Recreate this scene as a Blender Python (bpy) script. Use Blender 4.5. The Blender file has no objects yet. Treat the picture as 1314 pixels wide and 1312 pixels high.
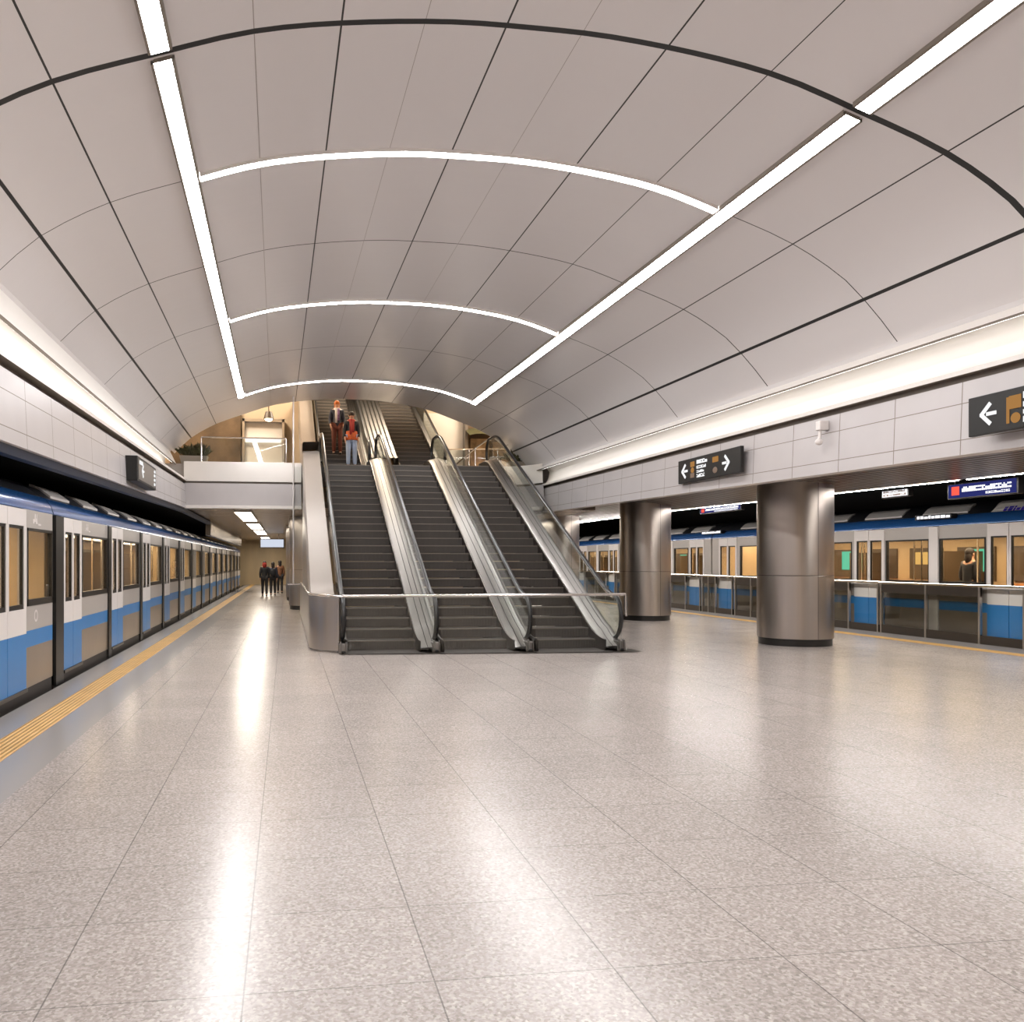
import bpy, bmesh, math, random
from mathutils import Vector, Matrix
random.seed(7)
SC = bpy.context.scene
COL = SC.collection
PI = math.pi
sin, cos = math.sin, math.cos

# ------------------------------------------------------------------ render look
SC.view_settings.view_transform = 'Standard'
SC.view_settings.look = 'None'
SC.view_settings.gamma = 1.0
SC.view_settings.use_curve_mapping = False
SC.view_settings.exposure = 0.86
SC.cycles.use_denoising = True
SC.cycles.max_bounces = 10
SC.cycles.diffuse_bounces = 5
SC.cycles.glossy_bounces = 5
SC.cycles.transparent_max_bounces = 16
SC.cycles.sample_clamp_indirect = 6.0
SC.cycles.caustics_reflective = False
SC.cycles.caustics_refractive = False

# ------------------------------------------------------------------ materials
MATS = {}
def lin(c):
    return tuple(((x/12.92) if x <= .04045 else ((x+.055)/1.055)**2.4) for x in c)
def rgb(r, g, b): return lin((r/255, g/255, b/255))

def mat(name, color=(.5, .5, .5), rough=.5, metal=0., emit=0., ecol=None, noise=0., nscale=(3, 3, 3),
        rnoise=0., bump=0., bscale=None, coat=0., spec=.5):
    if name in MATS: return MATS[name]
    m = bpy.data.materials.new(name); m.use_nodes = True
    nt = m.node_tree; b = nt.nodes['Principled BSDF']
    b.inputs['Base Color'].default_value = (*color, 1)
    b.inputs['Roughness'].default_value = rough
    b.inputs['Metallic'].default_value = metal
    b.inputs['Coat Weight'].default_value = coat
    b.inputs['Coat Roughness'].default_value = .08
    b.inputs['Specular IOR Level'].default_value = spec
    if emit:
        b.inputs['Emission Color'].default_value = (*(ecol or color), 1)
        b.inputs['Emission Strength'].default_value = emit
    if noise or rnoise or bump:
        tc = nt.nodes.new('ShaderNodeTexCoord'); mp = nt.nodes.new('ShaderNodeMapping')
        mp.inputs['Scale'].default_value = nscale
        nt.links.new(tc.outputs['Object'], mp.inputs['Vector'])
        n = nt.nodes.new('ShaderNodeTexNoise'); n.inputs['Scale'].default_value = 1.0
        n.inputs['Detail'].default_value = 5
        nt.links.new(mp.outputs['Vector'], n.inputs['Vector'])
        if noise:
            mr = nt.nodes.new('ShaderNodeMapRange')
            mr.inputs['From Min'].default_value = .3; mr.inputs['From Max'].default_value = .7
            mr.inputs['To Min'].default_value = 1-noise; mr.inputs['To Max'].default_value = 1+noise
            nt.links.new(n.outputs['Fac'], mr.inputs['Value'])
            mx = nt.nodes.new('ShaderNodeVectorMath'); mx.operation = 'SCALE'
            mx.inputs[0].default_value = color
            nt.links.new(mr.outputs['Result'], mx.inputs['Scale'])
            nt.links.new(mx.outputs['Vector'], b.inputs['Base Color'])
        if rnoise:
            mr = nt.nodes.new('ShaderNodeMapRange')
            mr.inputs['From Min'].default_value = .3; mr.inputs['From Max'].default_value = .7
            mr.inputs['To Min'].default_value = max(0, rough-rnoise); mr.inputs['To Max'].default_value = rough+rnoise
            nt.links.new(n.outputs['Fac'], mr.inputs['Value'])
            nt.links.new(mr.outputs['Result'], b.inputs['Roughness'])
        if bump:
            src = n
            if bscale:
                mp2 = nt.nodes.new('ShaderNodeMapping'); mp2.inputs['Scale'].default_value = bscale
                nt.links.new(tc.outputs['Object'], mp2.inputs['Vector'])
                src = nt.nodes.new('ShaderNodeTexNoise'); src.inputs['Scale'].default_value = 1.0
                nt.links.new(mp2.outputs['Vector'], src.inputs['Vector'])
            bp = nt.nodes.new('ShaderNodeBump'); bp.inputs['Strength'].default_value = bump
            bp.inputs['Distance'].default_value = .02
            nt.links.new(src.outputs['Fac'], bp.inputs['Height'])
            nt.links.new(bp.outputs['Normal'], b.inputs['Normal'])
    MATS[name] = m
    return m

def glass_mat(name, tint=(.86, .92, .9), refl=.6, base=.035):
    m = bpy.data.materials.new(name); m.use_nodes = True
    nt = m.node_tree; nt.nodes.clear()
    out = nt.nodes.new('ShaderNodeOutputMaterial')
    tr = nt.nodes.new('ShaderNodeBsdfTransparent'); tr.inputs['Color'].default_value = (*tint, 1)
    gl = nt.nodes.new('ShaderNodeBsdfGlossy'); gl.inputs['Roughness'].default_value = .03
    gl.inputs['Color'].default_value = (.95, .95, .95, 1)
    lw = nt.nodes.new('ShaderNodeLayerWeight'); lw.inputs['Blend'].default_value = .5
    pw = nt.nodes.new('ShaderNodeMath'); pw.operation = 'POWER'; pw.inputs[1].default_value = 4.5
    fr = nt.nodes.new('ShaderNodeMath'); fr.operation = 'MULTIPLY_ADD'; fr.inputs[1].default_value = refl; fr.inputs[2].default_value = base
    nt.links.new(lw.outputs['Facing'], pw.inputs[0]); nt.links.new(pw.outputs[0], fr.inputs[0])
    mx = nt.nodes.new('ShaderNodeMixShader')
    nt.links.new(fr.outputs[0], mx.inputs['Fac'])
    nt.links.new(tr.outputs['BSDF'], mx.inputs[1]); nt.links.new(gl.outputs['BSDF'], mx.inputs[2])
    nt.links.new(mx.outputs['Shader'], out.inputs['Surface'])
    MATS[name] = m
    return m

def emis(name, col, strength):
    m = bpy.data.materials.new(name); m.use_nodes = True
    nt = m.node_tree; nt.nodes.clear()
    out = nt.nodes.new('ShaderNodeOutputMaterial'); e = nt.nodes.new('ShaderNodeEmission')
    e.inputs['Color'].default_value = (*col, 1); e.inputs['Strength'].default_value = strength
    nt.links.new(e.outputs['Emission'], out.inputs['Surface'])
    MATS[name] = m
    return m

def terrazzo():
    m = bpy.data.materials.new('terrazzo_tile'); m.use_nodes = True
    nt = m.node_tree; N = nt.nodes; L = nt.links; b = N['Principled BSDF']
    tc = N.new('ShaderNodeTexCoord')
    sep = N.new('ShaderNodeSeparateXYZ'); L.new(tc.outputs['Object'], sep.inputs[0])
    def math_(op, a, bb=None, c=None):
        n = N.new('ShaderNodeMath'); n.operation = op
        for i, v in enumerate((a, bb, c)):
            if v is None: continue
            if isinstance(v, (int, float)): n.inputs[i].default_value = v
            else: L.new(v, n.inputs[i])
        return n.outputs[0]
    P = .672
    def line(axis, off, per, w):
        t = math_('DIVIDE', math_('SUBTRACT', axis, off), per)
        f = math_('FRACT', t)
        d = math_('MINIMUM', f, math_('SUBTRACT', 1.0, f))
        return math_('LESS_THAN', d, w/per)
    lx = line(sep.outputs['X'], -.82, P, .0030)
    ly = line(sep.outputs['Y'], 2.97, .66, .0024)
    ln = math_('MAXIMUM', lx, ly)
    # speckle
    mp = N.new('ShaderNodeMapping'); L.new(tc.outputs['Object'], mp.inputs['Vector'])
    v = N.new('ShaderNodeTexVoronoi'); v.inputs['Scale'].default_value = 85; L.new(mp.outputs[0], v.inputs['Vector'])
    n1 = N.new('ShaderNodeTexNoise'); n1.inputs['Scale'].default_value = 55; n1.inputs['Detail'].default_value = 6; L.new(mp.outputs[0], n1.inputs['Vector'])
    n2 = N.new('ShaderNodeTexNoise'); n2.inputs['Scale'].default_value = 1.4; n2.inputs['Detail'].default_value = 3; L.new(mp.outputs[0], n2.inputs['Vector'])
    # per tile tone
    wn = N.new('ShaderNodeTexWhiteNoise'); wn.noise_dimensions = '2D'
    cb = N.new('ShaderNodeCombineXYZ')
    L.new(math_('FLOOR', math_('DIVIDE', math_('SUBTRACT', sep.outputs['X'], -.82), P)), cb.inputs[0])
    L.new(math_('FLOOR', math_('DIVIDE', math_('SUBTRACT', sep.outputs['Y'], 2.97), .66)), cb.inputs[1])
    L.new(cb.outputs[0], wn.inputs['Vector'])
    cr = N.new('ShaderNodeValToRGB'); L.new(v.outputs['Color'], cr.inputs['Fac'])
    e = cr.color_ramp.elements
    e[0].position = 0; e[0].color = (*rgb(137, 129, 124), 1)
    e[1].position = 1; e[1].color = (*rgb(188, 180, 175), 1)
    k = cr.color_ramp.elements.new(.5); k.color = (*rgb(163, 154, 149), 1)
    val = math_('ADD', math_('MULTIPLY', math_('SUBTRACT', n1.outputs['Fac'], .5), 1.0), 1.0)
    val = math_('MULTIPLY', val, math_('ADD', .96, math_('MULTIPLY', wn.outputs['Value'], .08)))
    val = math_('MULTIPLY', val, math_('ADD', .95, math_('MULTIPLY', n2.outputs['Fac'], .1)))
    val = math_('MULTIPLY', val, math_('SUBTRACT', 1.0, math_('MULTIPLY', ln, .55)))
    sc = N.new('ShaderNodeVectorMath'); sc.operation = 'SCALE'
    L.new(cr.outputs['Color'], sc.inputs[0]); L.new(val, sc.inputs['Scale'])
    L.new(sc.outputs[0], b.inputs['Base Color'])
    L.new(math_('ADD', .215, math_('MULTIPLY', n2.outputs['Fac'], .05)), b.inputs['Roughness'])
    b.inputs['Specular IOR Level'].default_value = .58
    MATS['terrazzo'] = m
    return m

def ribbed(name, color, axis, per, depth=.35, rough=.5, metal=0., spec=.5):
    """fine parallel ribs (tactile strip, step treads, slatted ceiling)"""
    m = bpy.data.materials.new(name); m.use_nodes = True
    nt = m.node_tree; N = nt.nodes; L = nt.links; b = N['Principled BSDF']
    tc = N.new('ShaderNodeTexCoord'); sep = N.new('ShaderNodeSeparateXYZ'); L.new(tc.outputs['Object'], sep.inputs[0])
    a = N.new('ShaderNodeMath'); a.operation = 'MULTIPLY'; a.inputs[1].default_value = 2*PI/per
    L.new(sep.outputs[axis], a.inputs[0])
    s = N.new('ShaderNodeMath'); s.operation = 'SINE'; L.new(a.outputs[0], s.inputs[0])
    n = N.new('ShaderNodeTexNoise'); n.inputs['Scale'].default_value = 2.5; n.inputs['Detail'].default_value = 4
    L.new(tc.outputs['Object'], n.inputs['Vector'])
    mr = N.new('ShaderNodeMapRange'); mr.inputs['From Min'].default_value = -1; mr.inputs['From Max'].default_value = 1
    mr.inputs['To Min'].default_value = 1-depth; mr.inputs['To Max'].default_value = 1.0
    L.new(s.outputs[0], mr.inputs['Value'])
    m2 = N.new('ShaderNodeMapRange'); m2.inputs['To Min'].default_value = .75; m2.inputs['To Max'].default_value = 1.25
    L.new(n.outputs['Fac'], m2.inputs['Value'])
    mm = N.new('ShaderNodeMath'); mm.operation = 'MULTIPLY'; L.new(mr.outputs[0], mm.inputs[0]); L.new(m2.outputs[0], mm.inputs[1])
    sc = N.new('ShaderNodeVectorMath'); sc.operation = 'SCALE'; sc.inputs[0].default_value = color
    L.new(mm.outputs[0], sc.inputs['Scale']); L.new(sc.outputs[0], b.inputs['Base Color'])
    bp = N.new('ShaderNodeBump'); bp.inputs['Strength'].default_value = .4; bp.inputs['Distance'].default_value = per*.3
    L.new(s.outputs[0], bp.inputs['Height']); L.new(bp.outputs['Normal'], b.inputs['Normal'])
    b.inputs['Roughness'].default_value = rough; b.inputs['Metallic'].default_value = metal
    b.inputs['Specular IOR Level'].default_value = spec
    MATS[name] = m
    return m

terrazzo()
ribbed('tactile', rgb(216, 170, 100), 'X', .045, .3, .5)
ribbed('slats', rgb(112, 100, 88), 'X', .14, .75, .28, .85)
ribbed('step_tread', rgb(70, 63, 57), 'X', .03, .5, .55)
ribbed('step_riser', rgb(65, 58, 53), 'X', .02, .5, .5)
mat('edge_stone', rgb(152, 147, 144), .24)
mat('vault', rgb(227, 223, 223), .26, .06, bump=.10, bscale=(.5, 5.0, .5))
mat('housing_white', rgb(225, 220, 216), .5)
mat('purple_ink', rgb(70, 58, 190), .5)
mat('joint', rgb(40, 38, 36), .6)
mat('joint_dark', rgb(26, 25, 25), .5)
mat('joint_faint', rgb(150, 143, 138), .5)
mat('cove_white', rgb(228, 223, 217), .5)
mat('fascia', rgb(188, 183, 183), .30, .1, noise=.03, nscale=(2, 2, 2), bump=.04, bscale=(3, 3, 3), spec=.35)
mat('fascia_light', rgb(222, 216, 210), .3, noise=.02, nscale=(2, 2, 2))
mat('gap', rgb(128, 118, 108), .6)
mat('blue_trim', rgb(52, 60, 80), .4)
mat('black', rgb(16, 15, 15), .55, noise=.2, nscale=(2, 2, 2))
mat('void', rgb(11, 10, 10), .9, spec=.1)
mat('steel', rgb(192, 185, 178), .32, 1., noise=.02, nscale=(14, 14, .8), rnoise=.03)
mat('steel_light', rgb(140, 136, 133), .4, 1.)
mat('steel_column', rgb(186, 177, 170), .31, 1., noise=.025, nscale=(30, 30, .5), rnoise=.03)
mat('steel_dark', rgb(92, 86, 80), .35, .9)
mat('chrome', rgb(226, 222, 218), .14, 1.)
mat('beige_clad', rgb(152, 142, 134), .36, .2, noise=.04, nscale=(1, 1, 1))
mat('rubber', rgb(26, 25, 26), .28, noise=.1, nscale=(5, 5, 5))
mat('truss', rgb(46, 43, 41), .5, .4, noise=.1, nscale=(4, 4, 4))
mat('nosing', rgb(108, 99, 91), .45, .3)
mat('train_grey', rgb(186, 180, 175), .32, .25, noise=.04, nscale=(1, 1, 1))
mat('train_beige', rgb(150, 137, 122), .28, .5, noise=.08, nscale=(1, 1.5, 1))
mat('train_white', rgb(226, 220, 217), .28, .05, noise=.02, nscale=(2, 2, 2))
mat('train_blue', rgb(38, 118, 182), .34, 0., noise=.05, nscale=(2, 2, 2), coat=.1)
mat('train_roof_blue', rgb(38, 92, 158), .22, .15, noise=.12, nscale=(3, .6, 14), coat=.6)
mat('train_roof', rgb(52, 54, 60), .4, .3, noise=.1, nscale=(2, 2, 2))
mat('train_skirt', rgb(40, 36, 33), .5)
mat('roof_white', rgb(235, 230, 226), .35)
mat('frame_black', rgb(26, 24, 23), .35)
mat('cabin_wall', rgb(206, 178, 138), .5, noise=.12, nscale=(.6, 1.1, 1))
mat('cabin_dark', rgb(92, 76, 58), .5, noise=.25, nscale=(1, 2, 1))
mat('cabin_floor', rgb(120, 108, 96), .5)
mat('seat_orange', rgb(205, 132, 62), .45)
mat('seat_grey', rgb(98, 92, 90), .5)
mat('pole', rgb(232, 222, 205), .2, 1.)
emis('cabin_light', (1., .80, .55), 6.5)
emis('cabin_screen_green', (.2, .9, .6), .6)
emis('cabin_screen_amber', (1., .62, .2), .7)
emis('strip', (1., .98, .97), 29.0)
emis('cove_led', (1., .965, .93), 3.6)
emis('soffit_led', (1., .95, .9), 60.0)
emis('bar_lamp', (1., .86, .68), 1.2)
emis('upper_fill', (1., .84, .64), 42.0)
emis('warm_lamp', (1., .80, .56), 14.0)
emis('display_white', (.95, .95, 1.), .8)
emis('display_blue', (.05, .06, .30), .28)
emis('display_red', (1., .12, .08), .6)
emis('sign_white', (1., 1., 1.), .55)
emis('sign_amber', (1., .50, .16), .22)
emis('far_sign', (.8, .86, 1.), .45)
mat('sign_black', rgb(34, 33, 32), .4, spec=.3)
mat('sign_grey', rgb(112, 104, 96), .35)
mat('sign_brown', rgb(120, 100, 84), .5)
mat('wall_beige', rgb(206, 186, 160), .5, noise=.06, nscale=(.8, .8, .8))
mat('wall_tan', rgb(214, 190, 152), .5, noise=.15, nscale=(1, 1, .2))
ribbed('slats_light', rgb(176, 162, 146), 'Y', .6, .35, .25, .7)
emis('lamp_under', (1., .9, .76), 9.0)
mat('shop_dark', rgb(92, 74, 54), .5, noise=.5, nscale=(1.6, 1.6, 1.6))
mat('poster', rgb(170, 140, 105), .4, noise=.6, nscale=(3, 3, 3))
mat('leaf', rgb(64, 62, 34), .6, noise=.4, nscale=(9, 9, 9))
mat('pot', rgb(150, 140, 128), .5)
mat('floor_grey', rgb(150, 142, 136), .35)
glass_mat('glass_clear', (.92, .935, .925))
glass_mat('glass_green', (.89, .91, .895), base=.03)
glass_mat('glass_cabin', (.80, .78, .74), base=.03)
glass_mat('glass_gate', (.74, .74, .71), base=.07)
M = MATS

# ------------------------------------------------------------------ mesh builder
class MB:
    def __init__(s): s.v = []; s.f = []; s.m = []
    def add(s, vs, fs, mi=0):
        o = len(s.v); s.v += [tuple(p) for p in vs]
        for f in fs: s.f.append([o+i for i in f]); s.m.append(mi)
        return s
    def quad(s, a, b, c, d, mi=0): return s.add([a, b, c, d], [(0, 1, 2, 3)], mi)
    def box(s, x0, x1, y0, y1, z0, z1, mi=0):
        vs = [(x, y, z) for z in (z0, z1) for y in (y0, y1) for x in (x0, x1)]
        return s.add(vs, [(0, 2, 3, 1), (4, 5, 7, 6), (0, 1, 5, 4), (2, 6, 7, 3), (0, 4, 6, 2), (1, 3, 7, 5)], mi)
    def prism_x(s, prof, x0, x1, mi=0):
        """closed (y,z) outline pushed along x"""
        n = len(prof)
        vs = [(x0, y, z) for y, z in prof]+[(x1, y, z) for y, z in prof]
        fs = [list(range(n))[::-1], list(range(n, 2*n))]+[(i, (i+1) % n, n+(i+1) % n, n+i) for i in range(n)]
        return s.add(vs, fs, mi)
    def band(s, lo, hi, mi=0):
        for i in range(len(lo)-1): s.quad(lo[i], lo[i+1], hi[i+1], hi[i], mi)
        return s
    def grid(s, rows, mi=0):
        nr, nc = len(rows), len(rows[0])
        vs = [p for r in rows for p in r]
        fs = [(i*nc+j, i*nc+j+1, (i+1)*nc+j+1, (i+1)*nc+j) for i in range(nr-1) for j in range(nc-1)]
        return s.add(vs, fs, mi)
    def tube(s, pts, r, seg=8, mi=0, flat=1.0, cap=True):
        pts = [Vector(p) for p in pts]; n = len(pts); rings = []
        up0 = Vector((1, 0, 0))
        for i, p in enumerate(pts):
            t = (pts[min(i+1, n-1)]-pts[max(i-1, 0)]).normalized()
            u = up0 if abs(t.dot(up0)) < .9 else Vector((0, 0, 1))
            a = (u-t*u.dot(t)).normalized(); b = t.cross(a)
            rr = r[i] if isinstance(r, (list, tuple)) else r
            rings.append([p+a*(rr*cos(2*PI*k/seg))+b*(rr*flat*sin(2*PI*k/seg)) for k in range(seg)])
        vs = [q for R in rings for q in R]
        fs = [(i*seg+k, i*seg+(k+1) % seg, (i+1)*seg+(k+1) % seg, (i+1)*seg+k) for i in range(n-1) for k in range(seg)]
        if cap: fs += [list(range(seg))[::-1], [(n-1)*seg+k for k in range(seg)]]
        return s.add(vs, fs, mi)
    def lathe(s, prof, cx, cy, seg=48, mi=0, a0=0, a1=2*PI):
        full = abs(a1-a0-2*PI) < 1e-6; n = len(prof); c = seg if full else seg+1
        vs = [(cx+r*cos(a0+(a1-a0)*k/seg), cy+r*sin(a0+(a1-a0)*k/seg), z) for r, z in prof for k in range(c)]
        fs = [(i*c+k, i*c+(k+1) % c, (i+1)*c+(k+1) % c, (i+1)*c+k) for i in range(n-1) for k in range(seg)]
        return s.add(vs, fs, mi)
    def ball(s, c, rx, ry, rz, mi=0, seg=12, rings=8):
        vs = [(c[0]+rx*sin(PI*i/rings)*cos(2*PI*k/seg), c[1]+ry*sin(PI*i/rings)*sin(2*PI*k/seg), c[2]+rz*cos(PI*i/rings))
              for i in range(rings+1) for k in range(seg)]
        fs = [(i*seg+k, (i+1)*seg+k, (i+1)*seg+(k+1) % seg, i*seg+(k+1) % seg) for i in range(rings) for k in range(seg)]
        return s.add(vs, fs, mi)
    def build(s, name, mats, parent=None, smooth=False, bevel=0., origin=None, weld=False):
        if isinstance(mats, str): mats = [mats]
        if parent is not None:
            o = Vector((0, 0, 0)); q = parent
            while q: o += q.location; q = q.parent
        elif origin is not None: o = Vector(origin)
        else:
            xs = [p[0] for p in s.v]; ys = [p[1] for p in s.v]; zs = [p[2] for p in s.v]
            o = Vector(((min(xs)+max(xs))/2, (min(ys)+max(ys))/2, min(zs)))
        me = bpy.data.meshes.new(name)
        me.from_pydata([tuple(Vector(p)-o) for p in s.v], [], s.f)
        for k in mats: me.materials.append(M[k])
        for p, mi in zip(me.polygons, s.m): p.material_index = mi; p.use_smooth = smooth
        me.update()
        if smooth or weld:
            bm = bmesh.new(); bm.from_mesh(me); bmesh.ops.remove_doubles(bm, verts=bm.verts, dist=1e-5)
            bmesh.ops.recalc_face_normals(bm, faces=bm.faces) if weld else None
            bm.to_mesh(me); bm.free()
        if smooth: me.set_sharp_from_angle(angle=math.radians(40))
        ob = bpy.data.objects.new(name, me); COL.objects.link(ob)
        if parent is not None: ob.parent = parent
        else: ob.location = o
        if bevel:
            b = ob.modifiers.new('bevel', 'BEVEL'); b.width = bevel; b.segments = 2; b.limit_method = 'ANGLE'
        return ob

def tag(o, label, cat, group=None):
    o['label'] = label; o['category'] = cat
    if group: o['group'] = group
    return o
def empty(name, loc, label, cat, group=None):
    o = bpy.data.objects.new(name, None); COL.objects.link(o); o.location = loc; o.empty_display_size = .2
    return tag(o, label, cat, group)
def struct(o): o['kind'] = 'structure'; return o
def copy_part(o, parent, loc):
    c = o.copy(); COL.objects.link(c); c.parent = parent; c.location = loc
    return c

# ------------------------------------------------------------------ camera (eye height 1.5 m)
cam = bpy.data.cameras.new('camera'); cam.sensor_fit = 'HORIZONTAL'; cam.sensor_width = 36
F = 1080.0
cam.lens = F/1314*36
cam.shift_x = (657-522)/1314
cam.shift_y = (722-656)/1314
cam.clip_start = .05; cam.clip_end = 300
co = bpy.data.objects.new('camera', cam); COL.objects.link(co)
co.location = (0, 0, 1.5); co.rotation_euler = (PI/2, 0, -math.atan((522-368)/F))
SC.camera = co

w = bpy.data.worlds.new('station_air'); SC.world = w; w.use_nodes = True
w.node_tree.nodes['Background'].inputs['Color'].default_value = (1, .93, .86, 1)
w.node_tree.nodes['Background'].inputs['Strength'].default_value = .03

# ------------------------------------------------------------------ hall section
Y0, YV, YE = -9.0, 23.0, 58.0       # back wall, end of the vault, far end
def v_cx(y): return 1.97-.018*(y-9)
def v_k(y): return 1-.0034*(y-9)
PROF = [(0, 5.96), (.7, 5.945), (1.6, 5.85), (2.28, 5.72), (2.95, 5.5), (3.8, 5.19), (4.45, 4.82), (4.8, 4.50), (5.0, 4.28), (5.3, 3.92)]
def v_z(s):
    s = abs(s)
    for i in range(len(PROF)-1):
        if s <= PROF[i+1][0]:
            p0 = PROF[i-1] if i > 0 else (-PROF[1][0], PROF[1][1])
            p1, p2 = PROF[i], PROF[i+1]; p3 = PROF[min(i+2, len(PROF)-1)]
            h = p2[0]-p1[0]; t = (s-p1[0])/h
            m1 = (p2[1]-p0[1])/(p2[0]-p0[0]); m2 = (p3[1]-p1[1])/(p3[0]-p1[0])
            return (2*t**3-3*t**2+1)*p1[1]+(t**3-2*t**2+t)*h*m1+(-2*t**3+3*t**2)*p2[1]+(t**3-t**2)*h*m2
    return PROF[-1][1]
def vault(s, y, d=0.):
    """point on the vault at half-width coordinate s, lowered by d"""
    return (v_cx(y)+s*v_k(y), y, v_z(s)-d)
SL, SR = -4.9, 5.15
def xl(y): return -2.6
def xr(y): return 7.0-.02*(y-9)
def zfb(y, side): return (2.45+.0205*y) if side < 0 else (2.51+.0145*y)     # fascia bottom
def zbb(y, side): return (3.28+.0155*y) if side < 0 else (3.45+.005*y)      # ledge

def intervals(lo, hi, joints, step):
    """joints = (centre, width, material); returns list of (a, b, material)"""
    out = []; cur = lo
    for c, wd, mi in sorted(joints):
        a, b = c-wd/2, c+wd/2
        n = max(1, int(math.ceil((a-cur)/step)))
        for i in range(n): out.append((cur+(a-cur)*i/n, cur+(a-cur)*(i+1)/n, 0))
        out.append((a, b, mi)); cur = b
    n = max(1, int(math.ceil((hi-cur)/step)))
    for i in range(n): out.append((cur+(hi-cur)*i/n, cur+(hi-cur)*(i+1)/n, 0))
    return out
sj = [(-4.45, .03, 2), (-3.77, .016, 1), (-2.25, .008, 3), (-1.56, .016, 1), (-.88, .006, 3), (-.2, .016, 1), (.45, .006, 3),
      (1.2, .016, 1), (2.13, .010, 1), (3.82, .014, 1), (4.72, .03, 2)]
yj = [(-6.6, .07, 2), (-4.2, .014, 1), (-2, .014, 1), (.4, .014, 1), (2.8, .014, 1), (4.95, .014, 1), (6.8, .07, 2), (9.0, .014, 1), (11.55, .02, 1), (14.25, .02, 1), (17.3, .02, 1), (20.5, .02, 1)]
mb = MB()
I, J = intervals(SL, SR, sj, .28), intervals(Y0, YV, yj, 1.2)
for (a, b, m1) in I:
    for (c, d, m2) in J:
        mi = m2 if m2 == 2 else (m1 if m1 else m2)
        if m2 == 1 and m1 == 0 and (a+b)/2 > 4.8: mi = 1
        mb.quad(vault(a, c), vault(a, d), vault(b, d), vault(b, c), mi)
# upper skin and the lip at the far end
for (a, b, _) in I:
    up = lambda s, y: (lambda p: (p[0], p[1], p[2]+.14))(vault(s, y))
    mb.quad(up(a, Y0), up(b, Y0), up(b, YV), up(a, YV), 0)
    mb.quad(vault(a, YV), up(a, YV), up(b, YV), vault(b, YV), 0)
struct(mb.build('ceiling', ['vault', 'joint', 'joint_dark', 'joint_faint'], smooth=True, origin=(0, 0, 0)))

# ------------------------------------------------------------------ light strips on the vault
def strip_long(name, s, y0, y1, label, half=.068):
    root = empty(name, vault(s, (y0+y1)/2, .1), label, 'ceiling light', 'linear lights on the vault')
    n = 10; D = .035; b = MB(); t = MB()
    ys = [y0+(y1-y0)*i/n for i in range(n+1)]
    for i in range(n):
        a, c = ys[i], ys[i+1]
        p = [vault(s-half, a, D), vault(s+half, a, D), vault(s+half, c, D), vault(s-half, c, D)]
        b.quad(*p)
        for sg in (-1, 1):
            q = s+sg*half; r = s+sg*(half+.022)
            t.quad(vault(q, a, D+.004), vault(r, a, D+.004), vault(r, c, D+.004), vault(q, c, D+.004))
            t.quad(vault(r, a, D+.004), vault(r, a, -.01), vault(r, c, -.01), vault(r, c, D+.004))
            t.quad(vault(q, a, D+.004), vault(q, a, -.01), vault(q, c, -.01), vault(q, c, D+.004))
    for q in (y0, y1): t.quad(vault(s-half, q, D), vault(s+half, q, D), vault(s+half, q, -.01), vault(s-half, q, -.01))
    t.build('housing', 'gap', root); b.build('diffuser', 'strip', root)
strip_long('strip_light', -2.96, 6.86, 20.6, 'long straight light strip running down the left side of the vault, beyond the dark joint')
strip_long('strip_light', -2.96, Y0+.2, 6.74, 'near end of the left straight light strip, cut by the top of the photo')
strip_long('strip_light', 2.96, 6.86, 20.6, 'long straight light strip running down the right side of the vault, beyond the dark joint')
strip_long('strip_light', 2.96, Y0+.2, 6.74, 'near end of the right straight light strip, in the top right corner')
def strip_arc(y, label, half):
    root = empty('strip_light', vault(0, y, .1), label, 'ceiling light', 'curved cross lights on the vault')
    b = MB(); t = MB(); n = 24; D = .03; s0, s1 = -2.86, 2.86
    ss = [s0+(s1-s0)*i/n for i in range(n+1)]
    for i in range(n):
        a, c = ss[i], ss[i+1]
        b.quad(vault(a, y-half, D), vault(c, y-half, D), vault(c, y+half, D), vault(a, y+half, D))
        for sg in (-1, 1):
            q = y+sg*half
            t.quad(vault(a, q, D+.003), vault(c, q, D+.003), vault(c, q, -.01), vault(a, q, -.01))
            t.quad(vault(a, q, D+.003), vault(c, q, D+.003), vault(c, q+sg*.015, D+.003), vault(a, q+sg*.015, D+.003))
            t.quad(vault(a, q+sg*.015, D+.003), vault(c, q+sg*.015, D+.003), vault(c, q+sg*.015, -.01), vault(a, q+sg*.015, -.01))
        t.quad(vault(a, y-half, -.01), vault(c, y-half, -.01), vault(c, y+half, -.01), vault(a, y+half, -.01))
    t.build('housing', 'housing_white', root); b.build('diffuser', 'strip', root)
strip_arc(9.0, 'nearest and widest of the three curved light strips crossing the vault', .056)
strip_arc(14.25, 'middle one of the three curved light strips crossing the vault', .062)
strip_arc(20.5, 'farthest curved light strip crossing the vault, just before the escalator opening', .075)

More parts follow.
